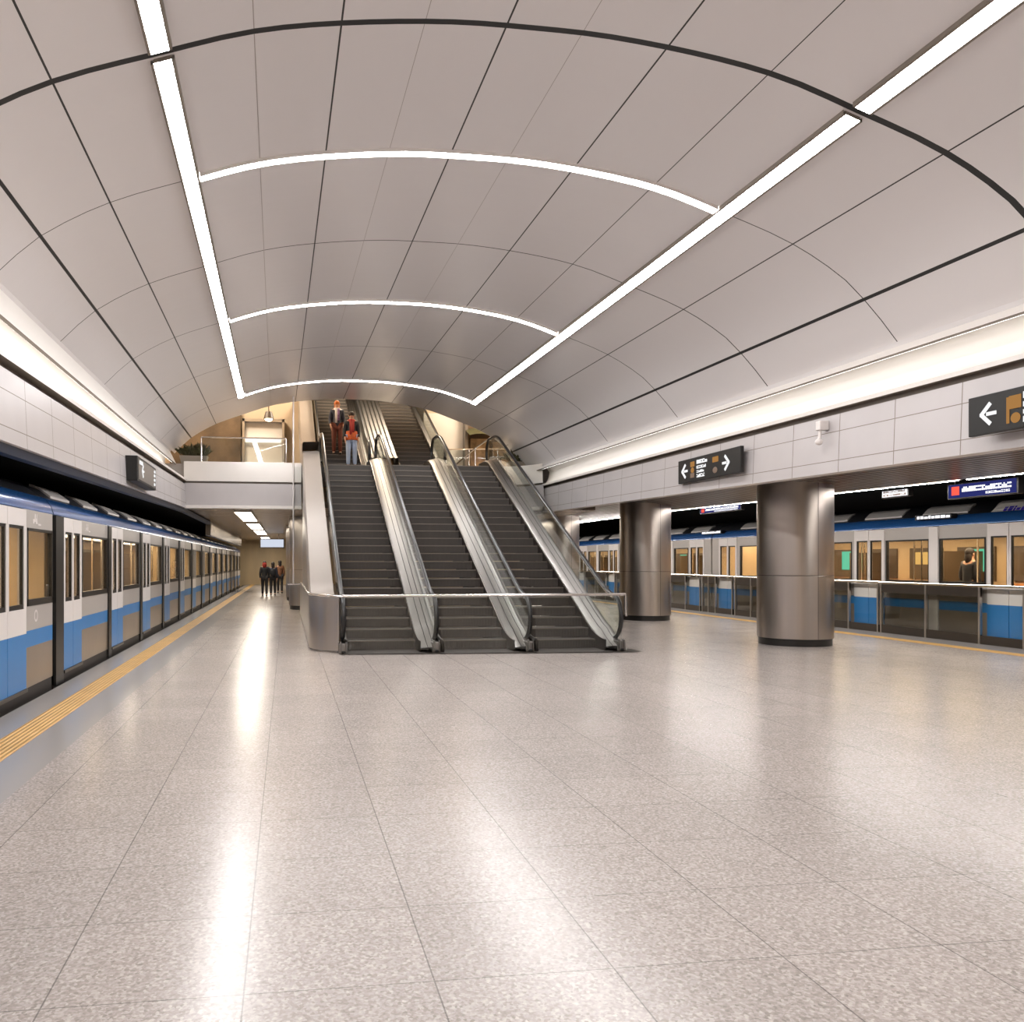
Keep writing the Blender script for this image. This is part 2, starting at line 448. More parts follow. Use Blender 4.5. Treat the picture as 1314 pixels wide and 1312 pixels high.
# ------------------------------------------------------------------ coves and fascias along both sides
def side_wall(sg):
    mb = MB()
    ys = [Y0+(21.6-Y0)*i/40 for i in range(41)] if sg > 0 else [Y0+(22.3-Y0)*i/40 for i in range(41)]
    def edge(y): return vault(SL if sg < 0 else SR, y)
    def P(y):
        e = edge(y); X = xl(y) if sg < 0 else xr(y); zl = zbb(y, sg)
        o = lambda d: X+sg*d            # d = outwards from the fascia plane
        ex = abs(e[0]-X)*(1 if (e[0]-X)*sg > 0 else -1)
        h = e[2]-zl
        st = .40*h if sg < 0 else .20*h
        return dict(rim=[(e[0], y, e[2]), (o(ex+.02), y, e[2]-.05)],
                    strip=[(o(ex+.02), y, e[2]-.05), (o(ex-.13), y, e[2]-.05-st), (o(ex-.09), y, e[2]-.065-st), (o(ex+.06), y, e[2]-.07-st*.35)],
                    wall=[(o(ex+.10), y, e[2]-.02), (o(max(ex+.16, .16)), y, zl+.62*h), (o(max(ex+.13, .13)), y, zl+.34*h), (o(.07), y, zl+.10*h), (o(.0), y, zl+.035), (o(-.05), y, zl+.02)],
                    ledge=[(o(-.05), y, zl+.02), (o(-.05), y, zl-.03)],
                    gap=[(o(-.05), y, zl-.03), (o(.06), y, zl-.03), (o(.06), y, zl-.10), (o(0), y, zl-.10)])
    pr = [P(y) for y in ys]
    mb.grid([[p['strip'][0], p['strip'][1]] for p in pr], 2); mb.grid([[p['strip'][1], p['strip'][2]] for p in pr], 1); mb.grid([[p['strip'][2], p['strip'][3]] for p in pr], 2)
    for key, mi in (('rim', 4), ('wall', 2), ('ledge', 3), ('gap', 1)):
        mb.grid([p[key] for p in pr], mi)
    # tall joints of the white lining, every few metres
    # fascia with panel joints: rows split at 0, .2, .75, 1 of its height
    yj = [(Y0+.6+.96*k, .012, 1) for k in range(32) if Y0+.6+.96*k < ys[-1]-.1]
    for (a, b, m1) in intervals(Y0, ys[-1], yj, 1.):
        rows = [(0, .20, 0), (.20, .213, 1), (.213, .70, 0), (.70, .713, 1), (.713, 1, 0)]
        for (f0, f1, m2) in rows:
            def pt(y, f):
                X = xl(y) if sg < 0 else xr(y); z0, z1 = zfb(y, sg), zbb(y, sg)-.10
                return (X+sg*.05*(1-f)*0-sg*.03*(1-f), y, z0+(z1-z0)*f)
            mb.quad(pt(a, f0), pt(b, f0), pt(b, f1), pt(a, f1), 1 if (m1 or m2) else 0)
    # underside lip
    for i in range(len(ys)-1):
        a, b = ys[i], ys[i+1]
        X = lambda y: (xl(y) if sg < 0 else xr(y))-sg*.03
        wd = .14 if sg < 0 else .2
        mb.quad((X(a), a, zfb(a, sg)), (X(b), b, zfb(b, sg)), (X(b)+sg*wd, b, zfb(b, sg)), (X(a)+sg*wd, a, zfb(a, sg)), 3)
    struct(mb.build('wall_left' if sg < 0 else 'wall_right', ['fascia', 'gap', 'cove_white', 'fascia_light', 'vault', 'joint_faint'], smooth=True, origin=(0, 0, 0)))
    # the hidden lamp behind the white strip
    t = MB(); n = 16
    yb = [Y0+.2+(ys[-1]-.5-Y0)*i/n for i in range(n+1)]
    for i in range(n):
        q = []
        for y in (yb[i], yb[i+1]):
            p = P(y)['strip']
            a, b = Vector(p[2]), Vector(p[3])
            q.append((a*.92+b*.08+Vector((sg*.012, 0, 0)), a*.62+b*.38+Vector((sg*.012, 0, 0))))
        t.quad(q[0][0], q[1][0], q[1][1], q[0][1])
    o = t.build('cove_lamp', 'cove_led', origin=(0, 0, 0))
    tag(o, 'glowing lamp line hidden in the cove above the %s fascia' % ('left' if sg < 0 else 'right'), 'cove light')
side_wall(-1); side_wall(1)

# blue-grey edge trim under the left fascia
mb = MB(); mb2 = MB()
for i in range(24):
    a = Y0+(50-Y0)*i/24; b = Y0+(50-Y0)*(i+1)/24
    za, zb = (zfb(min(y, 22.3), -1) for y in (a, b))
    for (dx0, dx1, dz0, dz1) in ((-.02, -.16, 0, -.085),):
        mb.add([(-2.6+dx0, a, za), (-2.6+dx1, a, za), (-2.6+dx1, a, za+dz1), (-2.6+dx0-.03, a, za+dz1),
                (-2.6+dx0, b, zb), (-2.6+dx1, b, zb), (-2.6+dx1, b, zb+dz1), (-2.6+dx0-.03, b, zb+dz1)],
               [(0, 4, 5, 1), (1, 5, 6, 2), (2, 6, 7, 3), (3, 7, 4, 0)])
    mb2.quad((-2.74, a, za-.03), (-2.74, b, zb-.03), (-7.4, b, zb+.25), (-7.4, a, za+.25))
struct(mb.build('trim_1', 'blue_trim', origin=(0, 0, 0)))
struct(mb2.build('ceiling_left', 'void', origin=(0, 0, 0)))

# right soffit: dark slats, then the light line, then the black space over the track
mb = MB(); n = 30
for i in range(n):
    a = Y0+(YE-Y0)*i/n; b = Y0+(YE-Y0)*(i+1)/n
    def S(y):
        yy = min(y, 21.6); z = zfb(yy, 1); X = xr(yy)
        zh = 2.74+.0165*min(y, 26); ze = 2.66+.0125*min(y, 26)
        return [(X+.17, y, z), (8.5, y, zh), (10.5, y, ze), (10.52, y, ze+.05), (11.0, y, ze+.05), (11.02, y, ze+.9), (17.2, y, ze+.9)]
    A, B = S(a), S(b)
    for k, mi in ((0, 0), (1, 0), (2, 1), (3, 1), (4, 1), (5, 1)): mb.quad(A[k], B[k], B[k+1], A[k+1], mi)
struct(mb.build('ceiling_right', ['slats', 'black'], origin=(0, 0, 0)))
def soffit_z(y): return 2.66+.0125*min(y, 26)
for (a, b, lab) in ((3.0, 11.9, 'thin light line under the slatted soffit, right of the nearer steel column'),
                    (12.1, 22.5, 'thin light line under the slatted soffit, between the two near steel columns'),
                    (22.7, 40.0, 'thin light line under the slatted soffit, beyond the second steel column')):
    r = empty('linear_light', (10.62, (a+b)/2, soffit_z(a)-.03), lab, 'ceiling light', 'light lines over the right platform edge')
    t = MB(); t.add([(10.55, a, soffit_z(a)+.06), (10.72, a, soffit_z(a)+.06), (10.72, b, soffit_z(b)+.06), (10.55, b, soffit_z(b)+.06),
                     (10.55, a, soffit_z(a)+.015), (10.72, a, soffit_z(a)+.015), (10.72, b, soffit_z(b)+.015), (10.55, b, soffit_z(b)+.015)],
                    [(0, 1, 2, 3), (0, 4, 5, 1), (1, 5, 6, 2), (2, 6, 7, 3), (3, 7, 4, 0)])
    t.build('housing', 'steel', r)
    t = MB(); t.quad((10.60, a, soffit_z(a)), (10.67, a, soffit_z(a)), (10.67, b, soffit_z(b)), (10.60, b, soffit_z(b))); t.build('diffuser', 'soffit_led', r)

# ------------------------------------------------------------------ floor
XE = -2.74
mb = MB(); mb.box(-1.76, 11.60, Y0, YE, -.3, 0)
struct(mb.build('floor', 'terrazzo', origin=(0, 0, 0)))
mb = MB(); mb.box(-2.13, -1.76, Y0, YE, -.3, 0); mb.box(XE, -2.40, Y0, YE, -.3, 0); mb.box(11.9, 12.68, Y0, YE, -.3, 0)
struct(mb.build('trim_2', 'edge_stone', origin=(0, 0, 0)))
mb = MB(); mb.box(-2.40, -2.13, Y0, YE, -.3, .004)
struct(mb.build('trim_3', 'tactile', origin=(0, 0, 0)))
mb = MB(); mb.box(11.60, 11.90, Y0, YE, -.3, .004)
struct(mb.build('trim_4', 'tactile', origin=(0, 0, 0)))
mb = MB(); mb.box(-7.6, XE-.2, Y0, YE+1, -1.3, -1.1); mb.box(12.67, 17.3, Y0, YE+1, -1.3, -1.1)
mb.box(XE-.2, XE, Y0, YE, -1.3, -.05); mb.box(12.50, 12.66, Y0, YE, -1.3, -.35)
struct(mb.build('floor_track', 'black', origin=(0, 0, 0)))
# outer walls
mb = MB(); mb.box(-7.7, -7.5, Y0, YE, -1.3, 4); struct(mb.build('wall_track_left', 'void'))
mb = MB(); mb.box(17.2, 17.4, Y0, YE, -1.3, 4.2); struct(mb.build('wall_track_right', 'black'))
mb = MB(); mb.box(-7.7, 17.4, Y0-.2, Y0, -1.3, 6.4); struct(mb.build('wall_back', 'wall_beige'))
mb = MB(); mb.box(-7.7, 17.4, YE, YE+.2, -1.3, 5); struct(mb.build('wall_front', 'wall_tan'))

# ------------------------------------------------------------------ steel columns
def column(x, y, z1, label, group='round steel columns', seam=-1.15):
    r = empty('steel_column', (x, y, 0), label, 'column', group); R = .65
    b = MB(); b.lathe([(0, 0), (R-.025, 0), (R-.025, .13), (0, .13)], x, y, 64); b.build('plinth', 'frame_black', r, smooth=True)
    for (a, c) in ((.13, 1.26), (1.268, z1)):
        t = MB(); t.lathe([(R-.03, a), (R-.004, a), (R, a+.004), (R, c-.004), (R-.004, c), (R-.03, c)], x, y, 96); t.build('cladding', 'steel_column', r, smooth=True)
    t = MB(); t.lathe([(R-.008, 1.25), (R-.008, 1.28)], x, y, 64)
    for da in (0, PI):
        a = math.atan2(-y, -x)+seam*.0+da+.62
        p = [(x+(R+.0015)*cos(a+k), y+(R+.0015)*sin(a+k)) for k in (-.007, .007)]
        t.quad((*p[0], .135), (*p[1], .135), (*p[1], z1), (*p[0], z1))
    t.build('seam', 'joint', r)
def hump(y): return 2.74+.0165*min(y, 26)
column(9.27, 14.35, hump(14)-.005, 'nearest and largest round brushed steel column, right of the escalators')
column(9.34, 21.05, hump(21)-.005, 'second round brushed steel column, below the sign with two arrows')
column(9.30, 27.9, hump(27.5)-.03, 'round steel column partly hidden behind the right escalator handrail')
column(9.30, 34.6, hump(34)-.03, 'farthest steel column on the right side')
column(.72, 27.3, 2.94, 'round steel column beneath the balcony, left of the escalator side wall')
column(.62, 33.8, 2.96, 'farther steel column beneath the balcony, beside the walking people')

# ------------------------------------------------------------------ escalators
TN = .5007
def nos(y, ya, yb, za, zb, r=.9):
    """smooth foot line of an escalator: level, inclined, level"""
    def sp(t): # soft ramp
        if t < -r/2: return 0.
        if t > r/2: return t
        return (t+r/2)**2/(2*r)
    return za+TN*(sp(y-ya)-sp(y-yb))
step_mesh = {}
def escalator(x, wid, ya, za, nst, label, left_rail, pad0=.45, pad1=.9, deck=.28, tail=True):
    TD, RS = .3375, .169
    yb = ya+TD*nst; zb = za+RS*nst
    N = lambda y: nos(y, ya, yb, za, zb)
    r = empty('escalator', (x, ya, za), label, 'escalator', 'escalators')
    xs0, xs1 = x+.10, x+wid-deck-.04; xg = x+wid-.03
    # steps
    key = round(xs1-xs0, 3)
    base = None
    for k in range(nst):
        y = ya+TD*k; z = za+RS*k
        if base is None:
            b = MB(); b.box(xs0, xs1, y+.012, y+TD+.02, z+.01, z+RS-.004, 0)
            b.box(xs0, xs1, y, y+.03, z+RS-.018, z+RS, 1); b.box(xs0, xs1, y+.03, y+TD+.02, z+RS-.006, z+RS-.001, 2)
            base = b.build('step', ['step_riser', 'nosing', 'step_tread'], r)
        else:
            copy_part(base, r, (0, TD*k, RS*k))
    ys = [ya-pad0+(yb+pad1-ya+pad0)*i/70 for i in range(71)]
    # skirts and dark comb / landing plates
    b = MB()
    for xx in (xs0-.012, xs1+.012):
        b.grid([[(xx-.01, y, max(za, N(y)-.25)), (xx-.01, y, N(y)+.20), (xx+.01, y, N(y)+.20), (xx+.01, y, max(za, N(y)-.25))] for y in ys])
    b.build('skirt', 'steel_dark', r, smooth=True)
    MB().box(xs0-.08, xs1+.08, ya-pad0-.18, ya+.06, za, za+.012).build('comb_plate', 'step_tread', r)
    MB().box(xs0, xs1, yb, yb+pad1, zb-.03, zb+.005).build('landing_plate', 'step_tread', r)
    # sloping steel deck between steps and glass, in two raised bands
    sec = [(0, .16), (.012, .21), (.035, .225), (deck*.45, .25), (deck*.465, .235), (deck*.485, .25), (deck*.80, .275), (deck*.82, .265), (deck*.84, .275), (deck+.03, .29), (deck+.05, .2), (deck+.05, -.02)]
    b = MB(); b.grid([[(xs1+.012+dx, y, max(N(y)+dz*min(1, .35+max(0, (y-ya+pad0)/.8)), za)) for dx, dz in sec] for y in ys])
    for q in range(len(b.m)):
        if q % (len(sec)-1) in (3, 4, 6, 7): b.m[q] = 1
    b.build('deck', ['steel_light', 'joint'], r, smooth=True)
    sec = [(-.012, .16), (-.02, .225), (-.055, .24), (-.075, .2)]
    b = MB(); b.grid([[(xs0+dx, y, max(N(y)+dz, za)) for dx, dz in sec] for y in ys]); b.build('deck', 'steel_light', r, smooth=True)
    # truss below
    b = MB(); pr = [(ya-.25, za)]+[(y, N(y)-.02) for y in ys if y > ya-.2]+[(ys[-1], zb-.5), (yb, zb-.9), (ya+1.9, za)]
    b.prism_x(pr, xs1+.03, xg+.02); b.build('truss', 'truss', r)
    rails = [xg]+([x+.02] if left_rail else [])
    H = .90
    for xx in rails:
        yc0 = ya-.08; yc1 = yb+pad1-.1
        top = [(y, N(y)+H) for y in [yc0+(yc1-yc0)*i/50 for i in range(51)]]
        R0 = .37
        c0 = (yc0, N(yc0)+H-R0); c1 = (yc1, N(yc1)+H-R0)
        arc0 = [(c0[0]-R0*sin(t), c0[1]-R0*cos(t)) for t in [PI*i/14 for i in range(15)]]
        arc1 = [(c1[0]+R0*sin(t), c1[1]+R0*cos(t)) for t in [PI*i/14 for i in range(15)]]
        path = [(yc0+.35, arc0[0][1]-.01)]+arc0+top[1:-1]+arc1+[(yc1-.35, arc1[-1][1]-.01)]
        b = MB(); b.tube([(xx, y, z) for y, z in path], .040, 10, 0, .7); b.build('handrail', 'rubber', r, smooth=True)
        b = MB(); b.tube([(xx, y+ (0.03 if False else 0), z-.042) for y, z in top], .022, 6); b.build('rail_track', 'chrome', r, smooth=True)
        b = MB(); lo = []; hi = []
        for y, z in top: lo.append((xx, y, N(y)+.2)); hi.append((xx, y, z-.03))
        for sx in (-.005, .005): b.band([(q[0]+sx, q[1], q[2]) for q in lo], [(q[0]+sx, q[1], q[2]) for q in hi])
        for (c, sg) in ((c0, -1), (c1, 1)):
            fan = [(xx, c[0]+sg*(R0-.03)*sin(t), c[1]+(R0-.03)*cos(t)) for t in [PI*i/12 for i in range(13)]]
            for sx in (-.005, .005):
                for i in range(12): b.add([(xx+sx, c[0], c[1])]+[(q[0]+sx, q[1], q[2]) for q in fan[i:i+2]], [(0, 1, 2)])
        b.build('glass_balustrade', 'glass_green', r, weld=True)
        # newel foot
        b = MB(); b.box(xx-.075, xx+.075, ya-.46, ya+.3, za, za+.17)
        b.box(xx-.055, xx-.03, ya-.5, ya-.40, za+.02, za+.2); b.box(xx+.03, xx+.055, ya-.5, ya-.40, za+.02, za+.2)
        b.box(xx-.03, xx+.03, ya-.5, ya-.46, za, za+.05, 1)
        b.build('newel_base', ['steel_light', 'frame_black'], r, bevel=.012)
    return r
ZL = .169*24
escalator(.90, 1.60, 14.25, 0, 24, 'leftmost of the three lower escalators, beside the pale inclined side cladding', True)
escalator(2.48, 1.60, 14.15, 0, 24, 'middle one of the three lower escalators', False)
escalator(4.06, 1.58, 14.05, 0, 24, 'rightmost of the three lower escalators, nearest the steel columns', False)
escalator(.90, 1.45, 24.2, ZL, 25, 'upper left escalator above the landing, carrying two people', True, pad1=.5, deck=.18)
escalator(3.18, 1.35, 24.2, ZL, 25, 'upper right escalator above the landing, with nobody on it', False, pad1=.5, deck=.08)
# dark threshold in the floor before the three lower escalators
mb = MB(); mb.add([(.86, 13.62, .003), (5.72, 13.30, .003), (5.9, 13.45, .003), (5.9, 14.2, .003), (.86, 14.2, .003), (.86, 13.62, -.01), (5.72, 13.30, -.01), (5.9, 13.45, -.01), (5.9, 14.2, -.01), (.86, 14.2, -.01)],
                  [(0, 1, 2, 3, 4), (0, 5, 6, 1), (1, 6, 7, 2), (2, 7, 8, 3), (3, 8, 9, 4), (4, 9, 5, 0)])
tag(mb.build('threshold_plate', 'steel_dark'), 'flat dark metal plate in the floor at the foot of the escalators', 'floor plate')

# steel ribbed infill between the two upper escalators
mb = MB(); pts = [(24.0+(32.9-24.0)*i/30) for i in range(31)]
Nu = lambda y: nos(y, 24.2, 24.2+.3375*25, ZL, ZL+.169*25)
sec = []
for k in range(6):
    x0 = 2.40+.135*k; sec += [(x0, .28), (x0+.02, .42), (x0+.10, .45), (x0+.12, .30)]
mb.grid([[(x, y, Nu(y)+z) for x, z in [(2.39, -.1)]+sec+[(3.2, -.1)]] for y in pts])
tag(mb.build('escalator_divider', 'steel_light', smooth=True), 'ribbed steel infill between the two upper escalators', 'cladding')

# barrier across the escalator feet: rail on glass panes
r = empty('barrier_rail', (3.2, 13.72, 0), 'steel handrail with glass panes across the feet of the lower escalators', 'railing')
yb_ = lambda x: 13.80-.075*(x-.9)
pts = [(.22, 16.4, .93), (.33, 16.0, .93)]
b = MB(); path = [(.37, 17.4, .99), (.37, 16.3, .97), (.37, 15.2, .965), (.385, 14.75, .96), (.44, 14.4, .955), (.55, 14.12, .95), (.7, 13.92, .945), (.9, yb_(.9), .945)]
path += [(.9+(5.62-.9)*i/8, yb_(.9+(5.62-.9)*i/8), .945+.02*i/8) for i in range(1, 9)]
b.tube(path, .024, 10); b.build('rail', 'chrome', r, smooth=True)
for (a, c) in ((.98, 2.44), (2.52, 4.0), (4.1, 5.56)):
    b = MB()
    for sy in (-.005, .005): b.quad((a, yb_(a)+sy, .06), (c, yb_(c)+sy, .06), (c, yb_(c)+sy, .92), (a, yb_(a)+sy, .92))
    b.build('glass_pane', 'glass_clear', r)
b = MB(); b.tube([(5.62, yb_(5.62), .96), (5.63, yb_(5.62), .6)], .026, 8); b.build('post', 'chrome', r, smooth=True)

# side cladding left of the escalators
r = empty('side_cladding', (.4, 18.5, 0), 'stainless steel side wall wrapping the left flank of the escalators', 'cladding')
b = MB()
ypan = [14.75, 15.7, 16.9, 18.3, 20.0, 22.0, 24.6]
for a, c in zip(ypan[:-1], ypan[1:]):
    b.box(.38, .42, a+.01, c-.01, .05, .93)
b.box(.40, .44, 14.75, 24.6, 0, .92, 1)
b.build('low_panel', ['steel', 'frame_black'], r)
b = MB(); arc = [(.38, 14.74), (.40, 14.55), (.46, 14.36), (.56, 14.2), (.70, 14.08), (.86, 14.0)]
b.band([(x, y, .03) for x, y in arc], [(x, y, .93) for x, y in arc]); b.band([(x+.03, y+.03, .03) for x, y in arc], [(x+.03, y+.03, .93) for x, y in arc])
b.band([(x, y, .93) for x, y in arc], [(x+.03, y+.03, .93) for x, y in arc]); b.build('curved_panel', 'steel', r, smooth=True)
b = MB(); yy = [14.9+(22.3-14.9)*i/20 for i in range(21)]
Nl = lambda y: nos(y, 14.25, 14.25+.3375*24, 0, ZL)
b.grid([[(.40, y, max(.9, Nl(y)-.2)), (.40, y, max(.92, Nl(y)+.40)), (.43, y, max(.94, Nl(y)+.44)), (.84, y, max(.9, Nl(y)+.46)), (.86, y, max(.9, Nl(y)+.2))] for y in yy])
b.build('inclined_panel', 'beige_clad', r, smooth=True)
b = MB(); b.band([(.41, y, .0) for y in yy], [(.41, y, max(.9, Nl(y)-.19)) for y in yy]); b.build('side_panel', 'steel', r)
b = MB(); yy = [22.2+(24.4-22.2)*i/6 for i in range(7)]+[24.4+(32.7-24.4)*i/16 for i in range(1, 17)]
b.grid([[(.40, y, Nu(y)-.4), (.40, y, Nu(y)+.55), (.43, y, Nu(y)+.60), (.84, y, Nu(y)+.62), (.86, y, Nu(y)+.2)] for y in yy])
b.build('upper_panel', 'beige_clad', r, smooth=True)
b = MB(); b.tube([(.17, 22.2, .93), (.17, 22.2, 6.2)], .02, 8); b.build('side_post', 'train_white', r, smooth=True)
b = MB(); b.quad((.19, 22.21, .0), (.38, 22.21, .0), (.38, 22.21, 4.0), (.19, 22.21, 4.0)); b.build('side_glass', 'glass_clear', r)
b = MB(); b.tube([(.02, 22.1, .93), (.38, 22.1, .93)], .022, 8); b.build('rail_stub', 'chrome', r, smooth=True)
# ------------------------------------------------------------------ balcony (mezzanine)
ZM = ZL
YM = 22.3
struct(MB().box(-7, .42, YM+.05, 34, ZM-.35, ZM).box(5.7, 12, YM+.05, 34, ZM-.35, ZM).box(.42, 5.7, YM, 24.1, ZM-.4, ZM-.035).build('floor_balcony', 'floor_grey'))
mb = MB()
def fasc(path, mi_up=1, mi_lo=0):
    """path = plan points; upper pale band, line, tilted lower band, lip"""
    ns = []
    for i in range(len(path)):
        a = Vector(path[max(i-1, 0)]); c = Vector(path[min(i+1, len(path)-1)]); t = (c-a).normalized(); ns.append(Vector((-t.y, t.x))*-1)
    def P(i, off, z): p = Vector(path[i])+ns[i]*off; return (p.x, p.y, z)
    prof = [(-.1, ZM+.05, 1), (.06, ZM+.05, 1), (.07, ZM+.01, 1), (.05, 3.60, 1), (-.03, 3.60, 2), (-.03, 3.55, 2), (.03, 3.55, 0), (.0, 2.98, 0), (.06, 2.97, 1), (.06, 2.90, 1), (-.3, 2.90, 1)]
    for k in range(len(prof)-1):
        for i in range(len(path)-1):
            mb.quad(P(i, prof[k][0], prof[k][1]), P(i+1, prof[k][0], prof[k][1]), P(i+1, prof[k+1][0], prof[k+1][1]), P(i, prof[k+1][0], prof[k+1][1]), prof[k+1][2])
fasc([(-2.62, YM), (-1.9, YM), (-1.2, YM), (-.5, YM), (.2, YM), (.38, YM)])
fasc([(5.66, YM), (6.05, 22.25), (6.35, 22.05), (6.58, 21.75), (6.72, 21.45)])
struct(mb.build('wall_balcony', ['fascia', 'fascia_light', 'gap'], smooth=True, origin=(0, 0, 0)))
# lower ceiling beneath the balcony
mb = MB(); mb.box(-2.72, 8.5, YM+.15, YE, 2.95, 3.1); struct(mb.build('ceiling_balcony', 'slats_light', origin=(0, 0, 0)))
mb = MB(); mb.box(1.5, 7.2, 25.4, 25.6, 0, 2.95); struct(mb.build('wall_core', 'wall_tan'))
mb = MB(); mb.box(-2.80, -2.62, 30, 50, 2.45, 2.96); struct(mb.build('trim_5', 'slats_light'))
# lights under the balcony; the farthest was added to brighten the end wall
for k, (x, y, L, lab) in enumerate(((-1.2, 26, 5, 'linear ceiling lamp beneath the balcony, nearest the balcony edge'), (-1.2, 33, 5, 'second linear ceiling lamp beneath the balcony'), (-1.2, 39.5, 5, 'third linear ceiling lamp beneath the balcony, over the walking people'), (-1.2, 51.5, 9, 'farthest linear ceiling lamp, added to brighten the end wall'))):
    rr = empty('linear_light', (x, y, 2.86), lab, 'ceiling light', 'lamps under the balcony')
    MB().box(x-.24, x+.24, y-L/2, y+L/2, 2.875, 2.95).build('housing', 'steel', rr)
    MB().quad((x-.22, y-L/2, 2.872), (x+.22, y-L/2, 2.872), (x+.22, y+L/2, 2.872), (x-.22, y+L/2, 2.872)).build('diffuser', 'lamp_under', rr)
for (x, y, lab) in ((8.0, 30, 'linear ceiling lamp on the right side beyond the escalators, nearer one'), (8.0, 42, 'linear ceiling lamp on the right side beyond the escalators, farther one')):
    rr = empty('linear_light', (x, y, 2.86), lab, 'ceiling light', 'lamps under the balcony')
    MB().box(x-.24, x+.24, y-3, y+3, 2.875, 2.95).build('housing', 'steel', rr)
    MB().quad((x-.22, y-3, 2.872), (x+.22, y-3, 2.872), (x+.22, y+3, 2.872), (x-.22, y+3, 2.872)).build('diffuser', 'lamp_under', rr)
# far hanging sign over the left platform
rr = empty('hanging_sign', (-.75, 43, 2.2), 'pale lit sign box hanging over the far end of the left platform', 'sign')
MB().box(-1.35, -.12, 43, 43.25, 2.22, 2.70).build('sign_box', 'steel_dark', rr, bevel=.02)
MB().box(-1.30, -.16, 42.985, 43, 2.27, 2.66).build('sign_face', 'far_sign', rr)
b = MB(); b.tube([(-1.1, 43.1, 2.7), (-1.1, 43.1, 2.95)], .02, 6); b.tube([(-.4, 43.1, 2.7), (-.4, 43.1, 2.95)], .02, 6); b.build('hanger', 'steel', rr)

# balcony glass railings
def glass_rail(name, path, label, h=.66, posts=()):
    rr = empty(name, (path[0][0], path[0][1], ZM+.05), label, 'railing')
    b = MB(); b.tube([(x, y, ZM+.05+h) for x, y in path], .02, 8); b.build('rail', 'chrome', rr, smooth=True)
    b = MB()
    for s in (-.006, .006): b.band([(x, y+s, ZM+.08) for x, y in path], [(x, y+s, ZM+.02+h) for x, y in path])
    b.build('glass_pane', 'glass_green', rr)
    for (x, y) in posts:
        b = MB(); b.tube([(x, y, ZM+.05), (x, y, ZM+.05+h)], .018, 8); b.build('post', 'chrome', rr, smooth=True)
glass_rail('balcony_railing', [(-2.2, YM+.15), (-.02, YM+.15)], 'glass railing with steel handrail on the balcony left of the escalators', posts=((-2.2, YM+.15), (-.02, YM+.15)))
glass_rail('balcony_railing', [(4.7, 24.6), (5.5, 24.4), (6.3, 24.2), (6.7, 24.0)], 'glass railing on the landing right of the upper escalators', h=.75, posts=((4.7, 24.6), (5.35, 24.43), (6.7, 24.0)))
rr = empty('curved_railing', (5.9, 22.5, ZM), 'steel railing loop with glass at the top of the right lower escalator', 'railing')
b = MB(); b.tube([(4.95, 24.3, ZM+.35), (5.35, 23.6, ZM+.72), (5.6, 23.2, ZM+.9), (5.68, 22.9, ZM+.93)], .022, 8)
b.tube([(5.75, 22.6, ZM+.55), (6.1, 22.6, ZM+.72), (6.45, 22.4, ZM+.75)], .016, 8)
b.build('rail', 'chrome', rr, smooth=True)
b = MB(); b.tube([(5.35, 23.6, ZM), (5.35, 23.6, ZM+.72)], .018, 8); b.tube([(5.75, 22.6, ZM), (5.75, 22.6, ZM+.55)], .016, 8); b.build('post', 'chrome', rr)

# rooms behind the balcony
mb = MB(); mb.box(-7, .45, 29.5, 29.7, ZM, 9.5); struct(mb.build('wall_upper_left', 'wall_beige'))
mb = MB(); mb.box(4.85, 12, 29.5, 29.7, ZM, 9.5); struct(mb.build('wall_upper_right', 'wall_beige'))
mb = MB(); mb.box(-7, 12, YV+.1, 36, 9.4, 9.6); struct(mb.build('ceiling_upper', 'wall_beige'))
mb = MB(); mb.box(-7, 12, 35.8, 36, ZM, 9.5); struct(mb.build('wall_upper_front', 'wall_tan'))
mb = MB(); mb.box(-7.1, -6.9, YM, 36, ZM, 9.5); mb.box(11.9, 12.1, YM, 36, ZM, 9.5); struct(mb.build('wall_upper_side', 'wall_beige'))
mb = MB(); mb.box(-7, 12, YV+.02, YV+.12, 6.15, 9.5); mb.box(-7, -3.2, YV+.02, YV+.12, ZM, 6.2); mb.box(7.0, 12, YV+.02, YV+.12, ZM, 6.2); struct(mb.build('wall_upper_back', 'wall_beige'))
# left: a lit white niche, a dark portal
rr = empty('shopfront', (-.9, 29.4, ZM), 'tan shopfront with pale lit bay behind the left balcony railing', 'shopfront')
MB().box(-3.9, -1.55, 29.2, 29.45, ZM, 7.2).build('panel', 'shop_dark', rr)
MB().box(-1.5, -1.42, 29.1, 29.45, ZM, 6.4).box(-.16, -.08, 29.1, 29.45, ZM, 6.4).box(-1.5, -.08, 29.1, 29.45, 6.3, 6.4).build('frame', 'steel', rr)
MB().box(-1.42, -.16, 29.3, 29.42, ZM, 6.3).build('pane', 'fascia_light', rr)
MB().box(-1.4, -.2, 29.15, 29.28, 5.62, 5.72).box(-1.4, -.2, 29.15, 29.28, 4.8, 4.86).build('lamp_bar', 'bar_lamp', rr)
